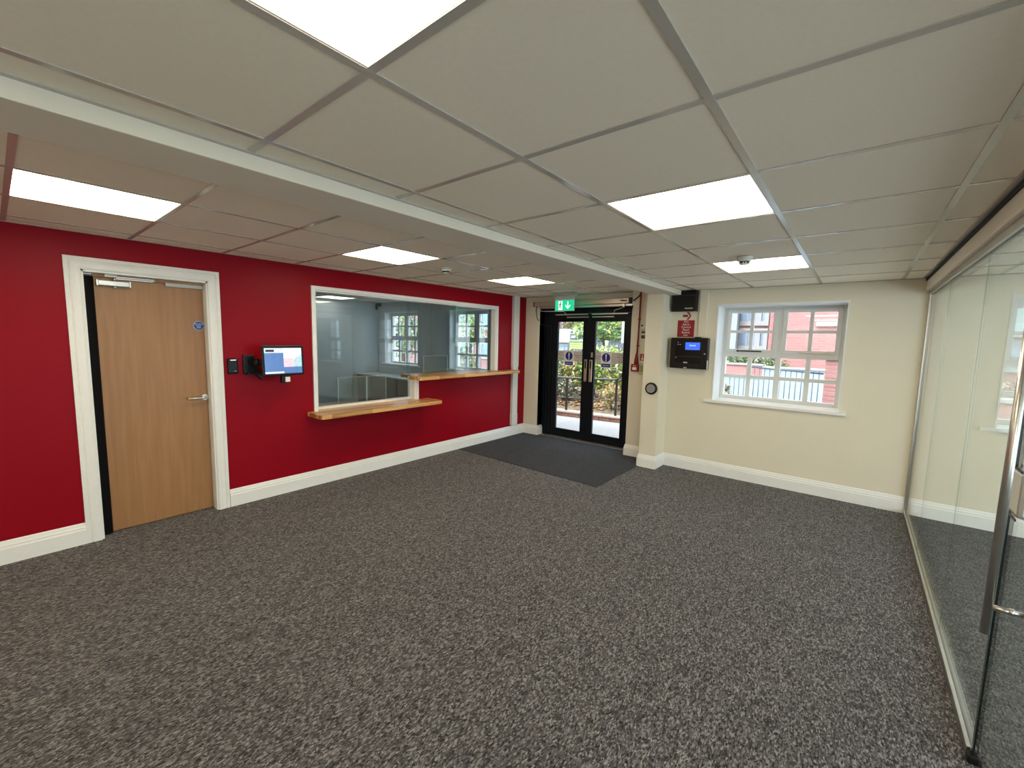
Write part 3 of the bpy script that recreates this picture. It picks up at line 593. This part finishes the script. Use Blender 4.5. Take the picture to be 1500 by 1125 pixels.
MB().box(-.79, -.594, YW - .004, YW, 1.63, 1.832).build('panel', 'signred', fp)
text('lettering', 'Fire\nAlarm\nControl\nPanel\nBehind\nthis', 'whiteprint', .034, (-.69, YW - .0045, 1.733), '-y', fp)
pn = thing('fire_alarm_panel', 'black fire alarm panel with a lit blue screen beside the window', 'alarm panel', (-.61, YW, 1.24))
MB().box(-.85, -.40, YW - .05, YW, 1.25, 1.615, b=.01).build('back_box', mat('grey panel box', (.20, .20, .20), .45, var=0), pn)
MB().box(-.825, -.392, YW - .115, YW - .048, 1.252, 1.62, b=.014).build('door', mat('charcoal panel door', (.011, .010, .0095), .4, var=.1, spec=.25), pn)
MB().box(-.765, -.462, YW - .1175, YW - .112, 1.325, 1.585, b=.004).build('window', mat('black glossy panel window', (.002, .002, .003), .15, var=0, spec=.3), pn)
ds = MB().box(-.648, -.482, YW - .1195, YW - .116, 1.478, 1.566).build('display', 'screenblue', pn)
text('lettering', 'Normal', 'tablight', .022, (-.565, YW - .1203, 1.53), '-y', pn)
MB().box(-.765, -.462, YW - .119, YW - .116, 1.395, 1.401).build('seam', 'deskdark', pn)
for x, z in ((-.735, 1.54), (-.735, 1.565), (-.71, 1.54), (-.752, 1.382)): MB().cyl((x, YW - .1175, z), (x, YW - .119, z), .004, n=10).build('indicator', 'tabhead', pn)
MB().box(-.66, -.615, YW - .1185, YW - .112, 1.318, 1.334).build('lock_plate', 'alu', pn)
MB().box(-.655, -.62, YW - .117, YW - .112, 1.258, 1.27).build('badge', 'alu', pn)
MB().box(-.402, -.3895, YW - .112, YW - .10, 1.262, 1.36).build('side_label', 'whiteprint', pn)
MB().cyl((-.425, YW - .116, 1.435), (-.425, YW - .123, 1.435), .008).build('key_lock', 'alu', pn)
MB().box(-.56, -.50, YW - .08, YW - .01, 1.615, 1.632, b=.004).build('cable_entry', 'black', pn)
bt = thing('boxed_trunking', 'cream painted trunking from the fire alarm panel to the ceiling', 'trunking', (-.50, YW, 1.63))
MB().box(-.545, -.455, YW - .022, YW, 1.633, H - .002, b=.003).build('cover', 'cream', bt)
MB().box(-.552, -.545, YW - .006, YW, 1.633, H - .002).build('base_edge', 'grey', bt)

# ------------------------------------------------------------------ cottage windows
def cottage_window(num, label, x0, x1, z0, z1, yf, yw, sill=True, stays=True):
    """two casements over two fixed lights, each 2 x 2 panes; yf front of the frame, yw wall face"""
    w = thing('window_%d' % num, label, 'window', ((x0 + x1) / 2, yf, z0), kind='structure')
    t = MB(); y0, y1 = yf, yf + .07; xm = (x0 + x1) / 2; zt = z0 + (z1 - z0) * .49
    f = .052
    for a in ((x0, x0 + f, z0, z1), (x1 - f, x1, z0, z1), (x0 + f, x1 - f, z0, z0 + .045), (x0 + f, x1 - f, z1 - .04, z1), (xm - .027, xm + .027, z0 + .045, z1 - .04), (x0 + f, xm - .027, zt - .028, zt + .028), (xm + .027, x1 - f, zt - .028, zt + .028)): t.box(a[0], a[1], y0, y1, a[2], a[3], b=.004)
    t.build('frame', 'upvc', w)
    for s in (0, 1):
        a0, a1 = (x0 + f, xm - .027) if s == 0 else (xm + .027, x1 - f)
        c0, c1, e = zt + .026, z1 - .038, .038; am = (a0 + a1) / 2; cm = (c0 + c1) / 2 - .005
        t = MB()
        for q in ((a0 - .006, a0 + e, c0, c1), (a1 - e, a1 + .006, c0, c1), (a0 + e, a1 - e, c0, c0 + e), (a0 + e, a1 - e, c1 - e, c1)): t.box(q[0], q[1], y0 - .014, y0 + .03, q[2], q[3], b=.004)
        t.box(am - .019, am + .019, y0 - .008, y0 + .026, c0 + e, c1 - e, b=.005); t.box(a0 + e, a1 - e, y0 - .006, y0 + .024, cm - .016, cm + .016, b=.005)
        sa = t.build('sash', 'upvc', w)
        for p0, p1 in ((a0 + e, am - .019), (am + .019, a1 - e)):
            for q0, q1 in ((c0 + e, cm - .016), (cm + .016, c1 - e)): MB().box(p0, p1, y0 + .004, y0 + .009, q0, q1).build('pane', 'glass', sa)
        b0, b1 = z0 + .045, zt - .028; bm_ = (b0 + b1) / 2
        t = MB(); t.box(am - .024, am + .024, y0 + .004, y0 + .045, b0, b1, b=.006); t.box(a0, a1, y0 + .006, y0 + .043, bm_ - .021, bm_ + .021, b=.006)
        gb = t.build('glazing_bar', 'upvc', w)
        for p0, p1 in ((a0, am - .024), (am + .024, a1)):
            for q0, q1 in ((b0, bm_ - .021), (bm_ + .021, b1)): MB().box(p0, p1, y0 + .022, y0 + .027, q0, q1).build('pane', 'glass', w)
        if stays:
            xa, xb = (am - .13, am + .12) if s == 0 else (am - .10, am + .20)
            zq = c0 + .016
            MB().box(xa, xb, y0 - .03, y0 - .018, zq - .006, zq + .006, b=.003).cyl((xa if s == 0 else xb, y0 - .036, zq), (xa if s == 0 else xb, y0 - .014, zq), .010).build('casement_stay', 'blacksoft' if s == 0 else 'alutan', w)
    if sill:
        MB().box(x0 - .09, x1 + .06, yw - .035, yf + .004, z0 - .028, z0 + .004, b=.005).build('sill', 'white', w)
        t = MB(); t.box(x0 - .002, x0 + .010, yw - .006, yf, z0, z1); t.box(x1 - .010, x1 + .002, yw - .006, yf, z0, z1); t.box(x0 - .002, x1 + .004, yw - .008, yf, z1 - .010, z1 + .014); t.build('reveal_lining', 'whitebright', w)
    return w
cottage_window(1, 'white cottage window with sixteen panes on the cream wall', -.345, .852, .895, 2.0, 5.06, YW)
cottage_window(2, 'white cottage window beyond the glass partition', 1.91, 3.1, .895, 2.0, 5.06, YW)
cottage_window(3, 'far office window in a deep reveal, seen through the hatch', -7.27, -6.10, .96, 2.08, 5.12, YD, stays=False)
cottage_window(4, 'near office window in a deep reveal, seen through the hatch', -5.15, -3.98, .96, 2.08, 5.12, YD, stays=False)

# ------------------------------------------------------------------ glass partition (wall_right) and its door (door_3)
wr = thing('wall_right', 'frameless glass partition with steel channels', 'glass wall', (XG, 3.2, 0), kind='structure')
for y0, y1 in ((1.655, 2.561), (2.563, 3.725), (3.727, 4.735)): MB().box(XG - .005, XG + .005, y0, y1, .03, 2.09).build('glass_panel', 'gglass', wr)
for y in (2.562, 3.726): MB().box(XG - .001, XG + .001, y - .001, y + .001, .035, 2.085).build('glass_joint', 'deskmid', wr)
t = MB(); t.box(XG - .02, XG - .007, 1.66, YW, 0, .04, b=.002); t.box(XG + .007, XG + .02, 1.66, YW, 0, .04, b=.002); t.box(XG - .02, XG + .02, 1.66, YW, 0, .006); t.build('floor_track', 'steel', wr)
t = MB(); t.box(XG - .022, XG - .007, YB, YW, 2.04, 2.076, b=.002); t.box(XG + .007, XG + .022, YB, YW, 2.04, 2.076, b=.002); t.build('head_track', mat('dull steel channel', (.42, .40, .35), .4, metal=.8, var=.03), wr)
t = MB(); t.box(XG - .018, XG - .007, YW - .03, YW, .006, 2.05, b=.002); t.box(XG + .007, XG + .018, YW - .03, YW, .006, 2.05, b=.002); t.build('wall_channel', 'steel', wr)
MB().box(XG - .02, XG + .02, 1.62, 1.66, .0, .03, b=.004).build('track_end', 'black', wr)
MB().box(XG - .005, XG + .005, YB, .60, .03, 2.06).build('glass_panel', 'gglass', wr)
d3 = thing('door_3', 'frameless glass door with long steel pull bar', 'door', (XG, 1.1, 0), kind='structure')
gl = MB().box(XG - .005, XG + .005, .62, 1.645, .012, 2.04).build('glass_leaf', 'gglass', d3)
MB().box(XG - .008, XG + .008, 1.632, 1.652, .012, 2.04).build('edge_seal', 'edge', d3)
t = MB(); bxp, byp = 1.352, 1.352
t.cyl((bxp, byp, .65), (bxp, byp, 1.80), .0115, n=24); pbar = t.build('pull_bar', 'steel', d3)
t = MB()
for z in (.742, 1.70): t.cyl((bxp, byp, z), (XG - .005, byp, z), .0085); t.cyl((XG - .035, byp, z), (XG - .024, byp, z), .0115); t.cyl((XG + .005, byp, z), (XG + .012, byp, z), .016)
t.build('bar_standoff', 'steel', d3)
lk = MB().box(XG - .016, XG + .016, 1.50, 1.638, 1.0, 1.155, b=.012).build('lock_case', 'alu', d3)
t = MB(); t.sweep([(XG - .0165, 1.50, 1.0), (XG - .0165, 1.638, 1.0), (XG - .0165, 1.638, 1.155), (XG - .0165, 1.50, 1.155)], [(0, 0), (0, .003), (.008, .003), (.008, 0)], (-1, 0, 0)); t.build('lock_edge', 'black', d3)

# ------------------------------------------------------------------ entrance mat
em = MB().prism([(-3.285, 3.45), (-1.086, 3.38), (-1.086, 4.44), (-1.10, 4.81), (-1.41, 4.805), (-1.43, 5.02), (-3.005, 5.02), (-3.008, 4.94), (-3.290, 4.94)], .0, .004, 2).build('entrance_mat', 'mat', loc=(-2.2, 4.2, 0))
tag(em, 'charcoal entrance mat set in the carpet before the glass doors', 'mat')

# ------------------------------------------------------------------ office furniture
dk = thing('office_desk', 'pale grey worktop on dark panels under the office windows', 'desk', (-6.2, 4.6, 0))
MB().box(-7.51, -3.62, 4.37, 4.945, .725, .752, b=.003).build('worktop', 'desk', dk)
MB().box(-7.505, -6.98, 4.42, 4.94, .02, .725).build('side_panel', 'deskmid', dk)
MB().box(-6.90, -6.10, 4.40, 4.93, .02, .722, b=.004).build('pedestal', 'deskdark', dk)
MB().box(-6.06, -3.70, 4.43, 4.46, .05, .722).build('modesty_panel', 'deskmid', dk)
cam_ = thing('security_camera', 'small dark dome camera in the office corner near the ceiling', 'camera', (-7.42, 4.86, 2.16))
MB().box(-7.46, -7.40, 4.86, 4.96, 2.22, 2.28, b=.008).build('bracket', 'deskmid', cam_)
MB().lathe((-7.42, 4.86, 2.16), [(.008, -.02), (.024, -.01), (.028, .01), (.03, .05), (.03, .07)], 2).build('body', 'deskdark', cam_)

# ------------------------------------------------------------------ outdoors
struct(MB().box(-40, 30, YF, 60, -.35, -.30), 'ground', 'road', 'pale road beyond the building', 'ground')
struct(MB().box(-6.0, -1.0, 5.2, 7.05, -.32, -.025), 'path', 'gravel', 'pale aggregate path outside the entrance doors', 'path')
# kerb wall with bricks and copings (slightly skew like the path edge)
kw = thing('kerb_wall', 'low red brick kerb with pale coping outside the doors', 'kerb', (-3.2, 6.95, -.03), rz=math.radians(7))
MB().box(-2.2, 1.6, .015, .20, -.25, .085).build('core', 'mortar', kw, local=True)
b0 = None
for k in range(17):
    if b0 is None: b0 = MB().box(0, .212, 0, .10, 0, .066, b=.004).build('brick', 'brick', kw, local=True); o = b0
    else: o = b0.copy(); COL.objects.link(o); o.parent = kw
    o.location = (-2.2 + .223 * k, random.uniform(-.003, .003), .014); 
b1 = None
for k in range(17):
    o = b0.copy(); COL.objects.link(o); o.parent = kw; o.location = (-2.31 + .223 * k, random.uniform(-.003, .003), -.061)
for k in range(6):
    if b1 is None: b1 = MB().box(0, .62, -.02, .24, .086, .118, b=.006).build('coping_stone', 'coping', kw, local=True); o = b1
    else: o = b1.copy(); COL.objects.link(o); o.parent = kw
    o.location = (-2.2 + .63 * k, 0, 0)
rl = thing('handrail', 'black steel handrail with curled end on the brick kerb', 'railing', (-3.2, 7.07, .09), rz=math.radians(7))
t = MB(); t.tube([(-2.2, 0, .64), (-1, 0, .675), (0, 0, .70), (.48, 0, .715), (.56, 0, .735), (.60, 0, .79), (.625, 0, .85), (.68, 0, .875), (.76, 0, .86), (1.5, 0, .80)], .021); t.build('top_rail', 'iron', rl, local=True)
t = MB(); t.tube([(-2.2, 0, .21), (-.5, 0, .265), (.5, 0, .30), (1.5, 0, .33)], .013); t.build('lower_rail', 'iron', rl, local=True)
for x, zt in ((-1.75, .65), (-.545, .685), (.525, .715), (1.45, .80)): MB().box(x - .019, x + .019, -.019, .019, 0, zt).build('post', 'iron', rl, local=True)
# planted bank
bank = struct(MB().prism([(7.15, -.3), (7.15, .04), (8.2, .30), (10.0, .32), (10.0, -.3)], -7.5, -1.6, 0), 'planting_bank', 'soil', 'sloping soil bank behind the brick kerb', 'soil')
t = MB()
for k in range(1500):
    x, y = random.uniform(-6, -2), random.uniform(7.4, 8.3); z = .055 + (y - 7.15) * .25; s = random.uniform(.02, .045); a = random.uniform(0, 6.28)
    c, sn = math.cos(a) * s, math.sin(a) * s
    t.add([(x + c, y + sn, z + random.uniform(0, .03)), (x - sn, y + c, z + .01), (x - c, y - sn, z + random.uniform(0, .03)), (x + sn, y - c, z)], [(0, 1, 2, 3)], random.choice((0, 0, 1, 2)))
tag(t.build('fallen_leaves', ['leafb', 'leafo', 'leafw'], loc=(-4, 7.7, .2), fix=False), 'brown and orange leaf litter on the planted bank', 'leaves', kind='stuff')
def shrub(name, label, c, rad, n, mats, ls=.05, group=None, trunk=None, cat='shrub'):
    o = thing(name, label, cat, (c[0], c[1], c[2] - rad[2]), group=group)
    t = MB(); rnd = random.Random(hash((round(c[0], 2), round(c[1], 2))) & 0xffff)
    for k in range(n):
        while True:
            p = Vector((rnd.uniform(-1, 1), rnd.uniform(-1, 1), rnd.uniform(-1, 1)))
            if .25 < p.length < 1: break
        p *= .72 + .28 * rnd.random() + .12 * math.sin(5 * p.x + 3 * p.z)
        q = Vector((c[0] + p.x * rad[0], c[1] + p.y * rad[1], c[2] + p.z * rad[2]))
        d = Vector((rnd.gauss(0, 1), rnd.gauss(0, 1), rnd.gauss(.2, 1))).normalized(); e = d.orthogonal().normalized(); e.rotate(Matrix.Rotation(rnd.uniform(0, 6.28), 3, d)); s = ls * rnd.uniform(.6, 1.3)
        g = d.cross(e); t.add([q - e * s, q + g * s * .42 + d * s * .12, q + e * s, q - g * s * .42 + d * s * .12], [(0, 1, 2, 3)], rnd.choice(range(len(mats))))
    t.build('foliage', mats, o, fix=False)
    t = MB(); zb = c[2] - rad[2]
    if trunk: t.cyl((c[0], c[1], trunk), (c[0], c[1], c[2]), .13, .06, n=10)
    for k in range(5):
        a = 2 * PI * k / 5 + c[0]; zs = c[2] - rad[2] * .3 if trunk else zb - .05
        t.tube([(c[0] + .03 * math.cos(a), c[1] + .03 * math.sin(a), zs), (c[0] + rad[0] * .3 * math.cos(a), c[1] + rad[1] * .3 * math.sin(a), c[2]), (c[0] + rad[0] * .6 * math.cos(a), c[1] + rad[1] * .6 * math.sin(a), c[2] + rad[2] * .5)], .02 if trunk else .008, n=6)
    t.build('trunk' if trunk else 'stems', 'bark', o); return o
shrub('garden_shrub', 'cream and grey leaved shrub at the far left of the door glass', (-4.75, 8.0, .72), (.55, .45, .48), 1500, ['leafw', 'leafd', 'leafyg'], .05)
shrub('garden_shrub', 'orange and green shrub behind the left door leaf', (-4.22, 8.15, .82), (.40, .45, .52), 1500, ['leafyg', 'leafg', 'leafo', 'leafw'], .05)
shrub('garden_shrub', 'fresh green shrub behind the left door handle', (-3.72, 8.1, .86), (.42, .45, .55), 1500, ['leafg', 'leafg', 'leafyg'], .05)
shrub('garden_shrub', 'yellow green shrub behind the right door leaf', (-3.2, 8.1, .88), (.46, .45, .58), 1600, ['leafyg', 'leafyg', 'leafg', 'leafw'], .05)
shrub('garden_shrub', 'lime shrub beside the curled handrail end', (-2.6, 8.05, .85), (.45, .45, .55), 1600, ['leafyg', 'leafg', 'leafyg'], .05)
shrub('garden_shrub', 'pale shrub low behind the right handrail post', (-2.95, 7.55, .42), (.3, .25, .28), 700, ['leafw', 'leafo', 'leafyg'], .04)
shrub('garden_shrub', 'dark low shrub behind the left handrail post', (-4.2, 7.65, .45), (.45, .25, .28), 800, ['leafd', 'leafw', 'leafd'], .04)
# middle distance behind the entrance
fn = thing('board_fence', 'slate grey boarded fence behind the shrubs', 'fence', (-5.3, 12, 0))
pb0 = None
for k in range(17):
    if pb0 is None: pb0 = MB().box(0, .105, -.01, .01, -.3, 1.5, b=0).build('fence_board', 'fence', fn, local=True); o = pb0
    else: o = pb0.copy(); COL.objects.link(o); o.parent = fn
    o.location = (-1.55 + .115 * k + (.18 if k > 4 else 0) + (.22 if k > 9 else 0), random.uniform(-.006, .006), random.uniform(-.02, .02))
for x in (-.86, -.07): MB().box(x - .05, x + .05, -.05, .05, -.3, 1.58, b=.01).build('fence_post', 'render', fn, local=True)
for z in (.3, 1.2): MB().box(-1.55, .65, .012, .05, z, z + .07).build('fence_rail', 'fence', fn, local=True)
nb = thing('notice_board', 'olive green notice board on posts beyond the shrubs', 'notice board', (-5.85, 11, 0))
MB().box(-6.15, -5.60, 10.98, 11.02, 1.29, 1.50, b=.006).build('board', 'signcream', nb)
MB().box(-6.17, -5.58, 10.97, 11.03, 1.50, 1.555, b=.006).build('header', 'signboard', nb)
for x in (-6.1, -5.65): MB().box(x - .03, x + .03, 11.02, 11.07, -.3, 1.5).build('post', 'signboard', nb)
for z in (1.36, 1.43): MB().box(-6.12, -5.63, 10.976, 10.981, z, z + .008).build('board_line', 'signboard', nb)
def house(name, label, x0, x1, y0, y1, zb, ze, zr, wallm, roofm, wins, ridge='x', winm='winblue', chim=None, dormer=None):
    o = thing(name, label, 'house', ((x0 + x1) / 2, (y0 + y1) / 2, zb))
    MB().box(x0, x1, y0, y1, zb, ze).build('walls', wallm, o)
    ym = (y0 + y1) / 2; t = MB(); ov = .15
    t.prism([(y0 - ov, ze - .05), (y1 + ov, ze - .05), (ym, zr)], x0 - ov, x1 + ov, 0); t.build('roof', roofm, o)
    MB().box(x0 - ov, x1 + ov, y0 - ov - .06, y0 - ov + .02, ze - .1, ze - .0, b=.01).build('gutter', 'render', o)
    for a, b, c, d in wins:
        fr = MB().box(a - .09, b + .09, y0 - .07, y0 + .02, c - .12, c).box(a - .09, b + .09, y0 - .07, y0 + .02, d, d + .12).box(a - .09, a, y0 - .05, y0 + .02, c, d).box(b, b + .09, y0 - .05, y0 + .02, c, d).box((a + b) / 2 - .04, (a + b) / 2 + .04, y0 - .05, y0 + .02, c, d).build('window', 'render', o)
        MB().box(a, b, y0 - .02, y0 + .01, c, d).build('pane', winm, fr)
    if dormer:
        a, b, c, d, dy = dormer; dr = MB().box(a, b, dy, dy + 1.6, c, d).build('dormer', 'fence', o); MB().box(a + .08, b - .08, dy - .03, dy + .02, c + .08, d - .1).build('pane', 'paleblue', dr)
    if chim: MB().box(chim, chim + .5, ym - .25, ym + .25, zr - .5, zr + .8).build('chimney', wallm, o)
    return o
house('slate_roofed_house', 'low white house with long pale blue slate roof behind the left door leaf', -13.4, -8.6, 16, 21, -.3, 1.55, 2.15, 'render', 'roof', [(-9.9, -9.2, .6, 1.3), (-12, -11.2, .6, 1.3)], dormer=(-9.35, -8.95, 1.58, 1.86, 16.2))
house('brick_house', 'red and white house above the slate roof, far left', -22, -17.6, 30, 36, -.3, 5.0, 7.5, 'brickfar', 'roofred', [(-19.6, -18.6, 2.3, 3.4), (-19.6, -18.6, 0.5, 1.6)], chim=-20)
house('brick_house', 'red brick house above the trees behind the right door leaf', -14.0, -9.5, 29, 35, -.3, 4.5, 7.0, 'brickfar', 'roofred', [(-13.5, -12.7, 1.6, 2.8), (-12, -11, 1.6, 2.8)], chim=-11)
gw = thing('garden_wall', 'low red brick garden wall behind the right door leaf', 'wall', (-5.9, 15, 0))
MB().box(-7.0, -4.9, 15, 15.22, -.3, 1.12).build('brickwork', 'brickfar', gw); MB().box(-7.05, -4.85, 14.97, 15.25, 1.12, 1.2, b=.01).build('coping', 'coping', gw)
gp = MB().box(-5.22, -5.06, 12.7, 12.86, -.3, 2.6, b=.02).box(-5.26, -5.02, 12.66, 12.90, 1.34, 1.42, b=.01).build('white_post', 'render', loc=(-5.14, 12.8, -.3)); tag(gp, 'tall white post at the right edge of the right door leaf', 'post')
shrub('broad_tree', 'broad green tree above the grey fence', (-6.5, 14.0, 1.95), (1.35, .9, .55), 1500, ['leafg', 'leafd', 'leafyg'], .09, trunk=-.3, cat='tree')
shrub('tall_tree', 'tall yellow green tree behind the right door leaf', (-11.9, 23.6, 2.95), (1.7, 1.4, 1.5), 1700, ['leafyg', 'leafyg', 'leafg', 'leafw'], .12, trunk=-.3, cat='tree')
shrub('tall_tree', 'yellow green tree above the slate roof', (-15.2, 26.5, 3.0), (2.0, 1.4, 1.5), 1500, ['leafyg', 'leafyg', 'leafw'], .14, trunk=-.3, cat='tree')
shrub('low_bush', 'pale bush in front of the grey fence', (-5.1, 11.4, 1.05), (.8, .5, .4), 1100, ['leafw', 'leafyg', 'leafg'], .06)
shrub('low_bush', 'dark bush left of the notice board', (-7.45, 11.6, .5), (.9, .5, .75), 1100, ['leafg', 'leafo', 'leafw'], .06)
# view through the cottage window
bb = thing('brick_building', 'large red brick building filling the right of the window view', 'building', (.7, 16, 0))
MB().box(-1.15, 2.6, 14, 19, -.3, 6.4).build('walls', 'brickwall', bb)
MB().box(-1.25, 2.7, 13.8, 19.2, 6.4, 6.6).build('eaves', 'render', bb)
t = MB(); t.prism([(13.7, 6.6), (19.3, 6.6), (16.5, 9)], -1.3, 2.75, 0); t.build('roof', 'roofred', bb)
MB().box(-.02, .46, 13.93, 14.0, 2.10, 2.22).build('lintel', 'render', bb); MB().cyl((-1.0, 13.93, -.3), (-1.0, 13.93, 6.4), .045).build('downpipe', 'roofred', bb)
bh = thing('bay_house', 'brick and pale blue house with white window bands, left in the window view', 'house', (-3.2, 20, 0))
MB().box(-6.5, -2.0, 20, 25, -.3, 6.2).build('walls', 'brickwall', bh)
MB().box(-6.5, -3.15, 19.5, 20.0, -.3, 6.2).build('cladding', 'paleblue', bh)
MB().prism([(19.4, 6.2), (25.2, 6.2), (22.2, 8.6)], -6.6, -1.9, 0).build('roof', 'roofred', bh)
for c, d in ((2.55, 3.75), (1.5, 2.1)):
    fr = MB().box(-3.13, -2.1, 19.90, 20.0, c - .2, c).box(-3.13, -2.1, 19.90, 20.0, d, d + .14).box(-2.52, -2.1 - .22, 19.90, 20.0, c, d).box(-2.2, -2.05, 19.88, 20.0, c - .2, d + .14).build('window', 'render', bh)
    MB().box(-3.12, -2.52, 19.95, 20.0, c, d).build('pane', 'winblue', fr); MB().box(-2.32, -2.2, 19.95, 20.0, c, d).build('pane', 'winblue', fr)
    MB().box(-2.86, -2.80, 19.93, 20.0, c, d).build('glazing_bar', 'paleblue', fr)
hg = shrub('clipped_hedge', 'long dark clipped hedge across the road in the window view', (-1.75, 13.5, .98), (1.55, .40, .30), 3200, ['leafd', 'leafd', 'leafg', 'leafw'], .05, cat='hedge')
rw = thing('roadside_wall', 'low brick wall on a pale retaining wall across the road', 'wall', (-1.8, 12.9, 0))
MB().box(-3.4, -1.05, 12.75, 12.95, -.3, .66).box(-1.05, 1.0, 12.75, 12.95, -.3, .93).build('retaining_wall', 'paleblue', rw); MB().box(-3.4, -1.05, 12.76, 12.94, .70, .98).build('brickwork', 'brickwall', rw)
MB().box(-3.42, -1.05, 12.70, 12.98, .66, .70).box(-1.05, 1.0, 12.70, 12.98, .93, .97).box(-3.42, -1.05, 12.72, 12.98, .98, 1.02).build('coping', 'render', rw)
pr_ = thing('picket_railing', 'dark grey picket railing outside the cottage window', 'railing', (-.2, 8.5, 0))
t = MB(); t.tube([(-.63, 8.5, 1.135), (.52, 8.5, 1.075)], .014); t.build('top_rail', 'railgrey', pr_)
MB().tube([(-1.25, 8.5, .95), (-.63, 8.5, .93)], .014).build('top_rail', 'railgrey', pr_)
MB().tube([(-1.25, 8.5, .12), (.52, 8.5, .06)], .014).build('lower_rail', 'railgrey', pr_)
p0 = None
for k in range(21):
    x = -1.2 + .083 * k; zt = .94 if x < -.66 else 1.11
    key = zt
    o = MB().cyl((0, 0, 0), (0, 0, zt), .0075, n=8).build('picket', 'railgrey', pr_, local=True) if (p0 is None or abs(p0[1] - zt) > .01) else p0[0].copy()
    if p0 is None or abs(p0[1] - zt) > .01: p0 = (o, zt)
    else: COL.objects.link(o); o.parent = pr_
    o.location = (x + .2, 0, 0)
for x in (-.62, .3): MB().box(x - .02, x + .02, 8.48, 8.52, -.3, 1.13).build('post', 'railgrey', pr_)
pl = thing('brick_pillar', 'pink red brick pillar at the right of the window view', 'pillar', (.72, 8.4, 0))
MB().box(.552, .99, 8.262, 8.56, -.3, 1.32).build('core', 'mortar', pl)
b0 = None
for r_ in range(19):
    for k in range(2):
        if b0 is None: b0 = MB().box(0, .211, 0, .1, 0, .065, b=.004).build('brick', 'brickpink', pl, local=True); o = b0
        else: o = b0.copy(); COL.objects.link(o); o.parent = pl
        o.location = (-.175 + .222 * k - (0 if r_ % 2 else 0), -.145 + random.uniform(-.003, .003), -.1 + .075 * r_)
MB().box(.52, 1.02, 8.22, 8.60, 1.325, 1.39, b=.01).build('cap_stone', 'coping', pl)
shrub('white_flowered_plant', 'pale plant at the lower left of the window view', (-.86, 7.6, .72), (.17, .15, .2), 260, ['leafw', 'leafw', 'leafd'], .035, cat='plant', trunk=-.3)
ag = thing('ramp_rail', 'dark sloping rail behind the pale plant in the window view', 'rail', (-.9, 7.95, -.3))
MB().tube([(-1.3, 7.95, .76), (-.55, 7.95, .45)], .025).build('rail', 'leafd', ag)
for x, z in ((-1.15, .70), (-.62, .48)): MB().box(x - .018, x + .018, 7.93, 7.97, -.3, z).build('post', 'leafd', ag)
# view through the second window
house('white_terrace_house', 'red brick house with white window in the view beyond the partition', 4.2, 12, 22, 28, -.3, 2.1, 4.0, 'brickwall', 'roof', [(5.0, 5.7, .9, 1.8), (6.3, 7.0, .9, 1.8)])
shrub('low_bush', 'pale bush in the view beyond the partition', (4.0, 13.0, .35), (1.3, .4, .62), 1100, ['leafw', 'leafw', 'leafd'], .06)
bw = thing('front_garden_wall', 'short red brick wall in the view beyond the partition', 'wall', (2.7, 8.6, 0)); MB().box(2.35, 2.75, 8.5, 8.72, -.3, .80).build('brickwork', 'brickwall', bw); MB().box(2.32, 2.78, 8.47, 8.75, .80, .86, b=.01).build('coping', 'render', bw)

# view through the office windows
house('brick_house', 'red brick house seen through the office windows', -26, -15.5, 19, 25, -.3, 5.0, 7.0, 'brickwall', 'roofred', [(-19.5, -18.3, 2.2, 3.4), (-17.5, -16.4, 2.2, 3.4), (-19.5, -18.3, .4, 1.6), (-17.5, -16.4, .4, 1.6)])
shrub('broad_tree', 'grey green tree outside the far office window', (-15.6, 11.6, 1.6), (1.6, .8, 1.2), 1800, ['leafd', 'leafw', 'leafg'], .09, trunk=-.3, cat='tree')
shrub('low_bush', 'pale bush outside the near office window', (-10.9, 10.6, .55), (1.3, .6, .85), 1500, ['leafd', 'leafw', 'leafyg'], .07)
shrub('broad_tree', 'slim green tree outside the near office window', (-12.6, 13.0, 1.9), (.9, .7, .9), 1200, ['leafg', 'leafw', 'leafyg'], .08, trunk=-.3, cat='tree')
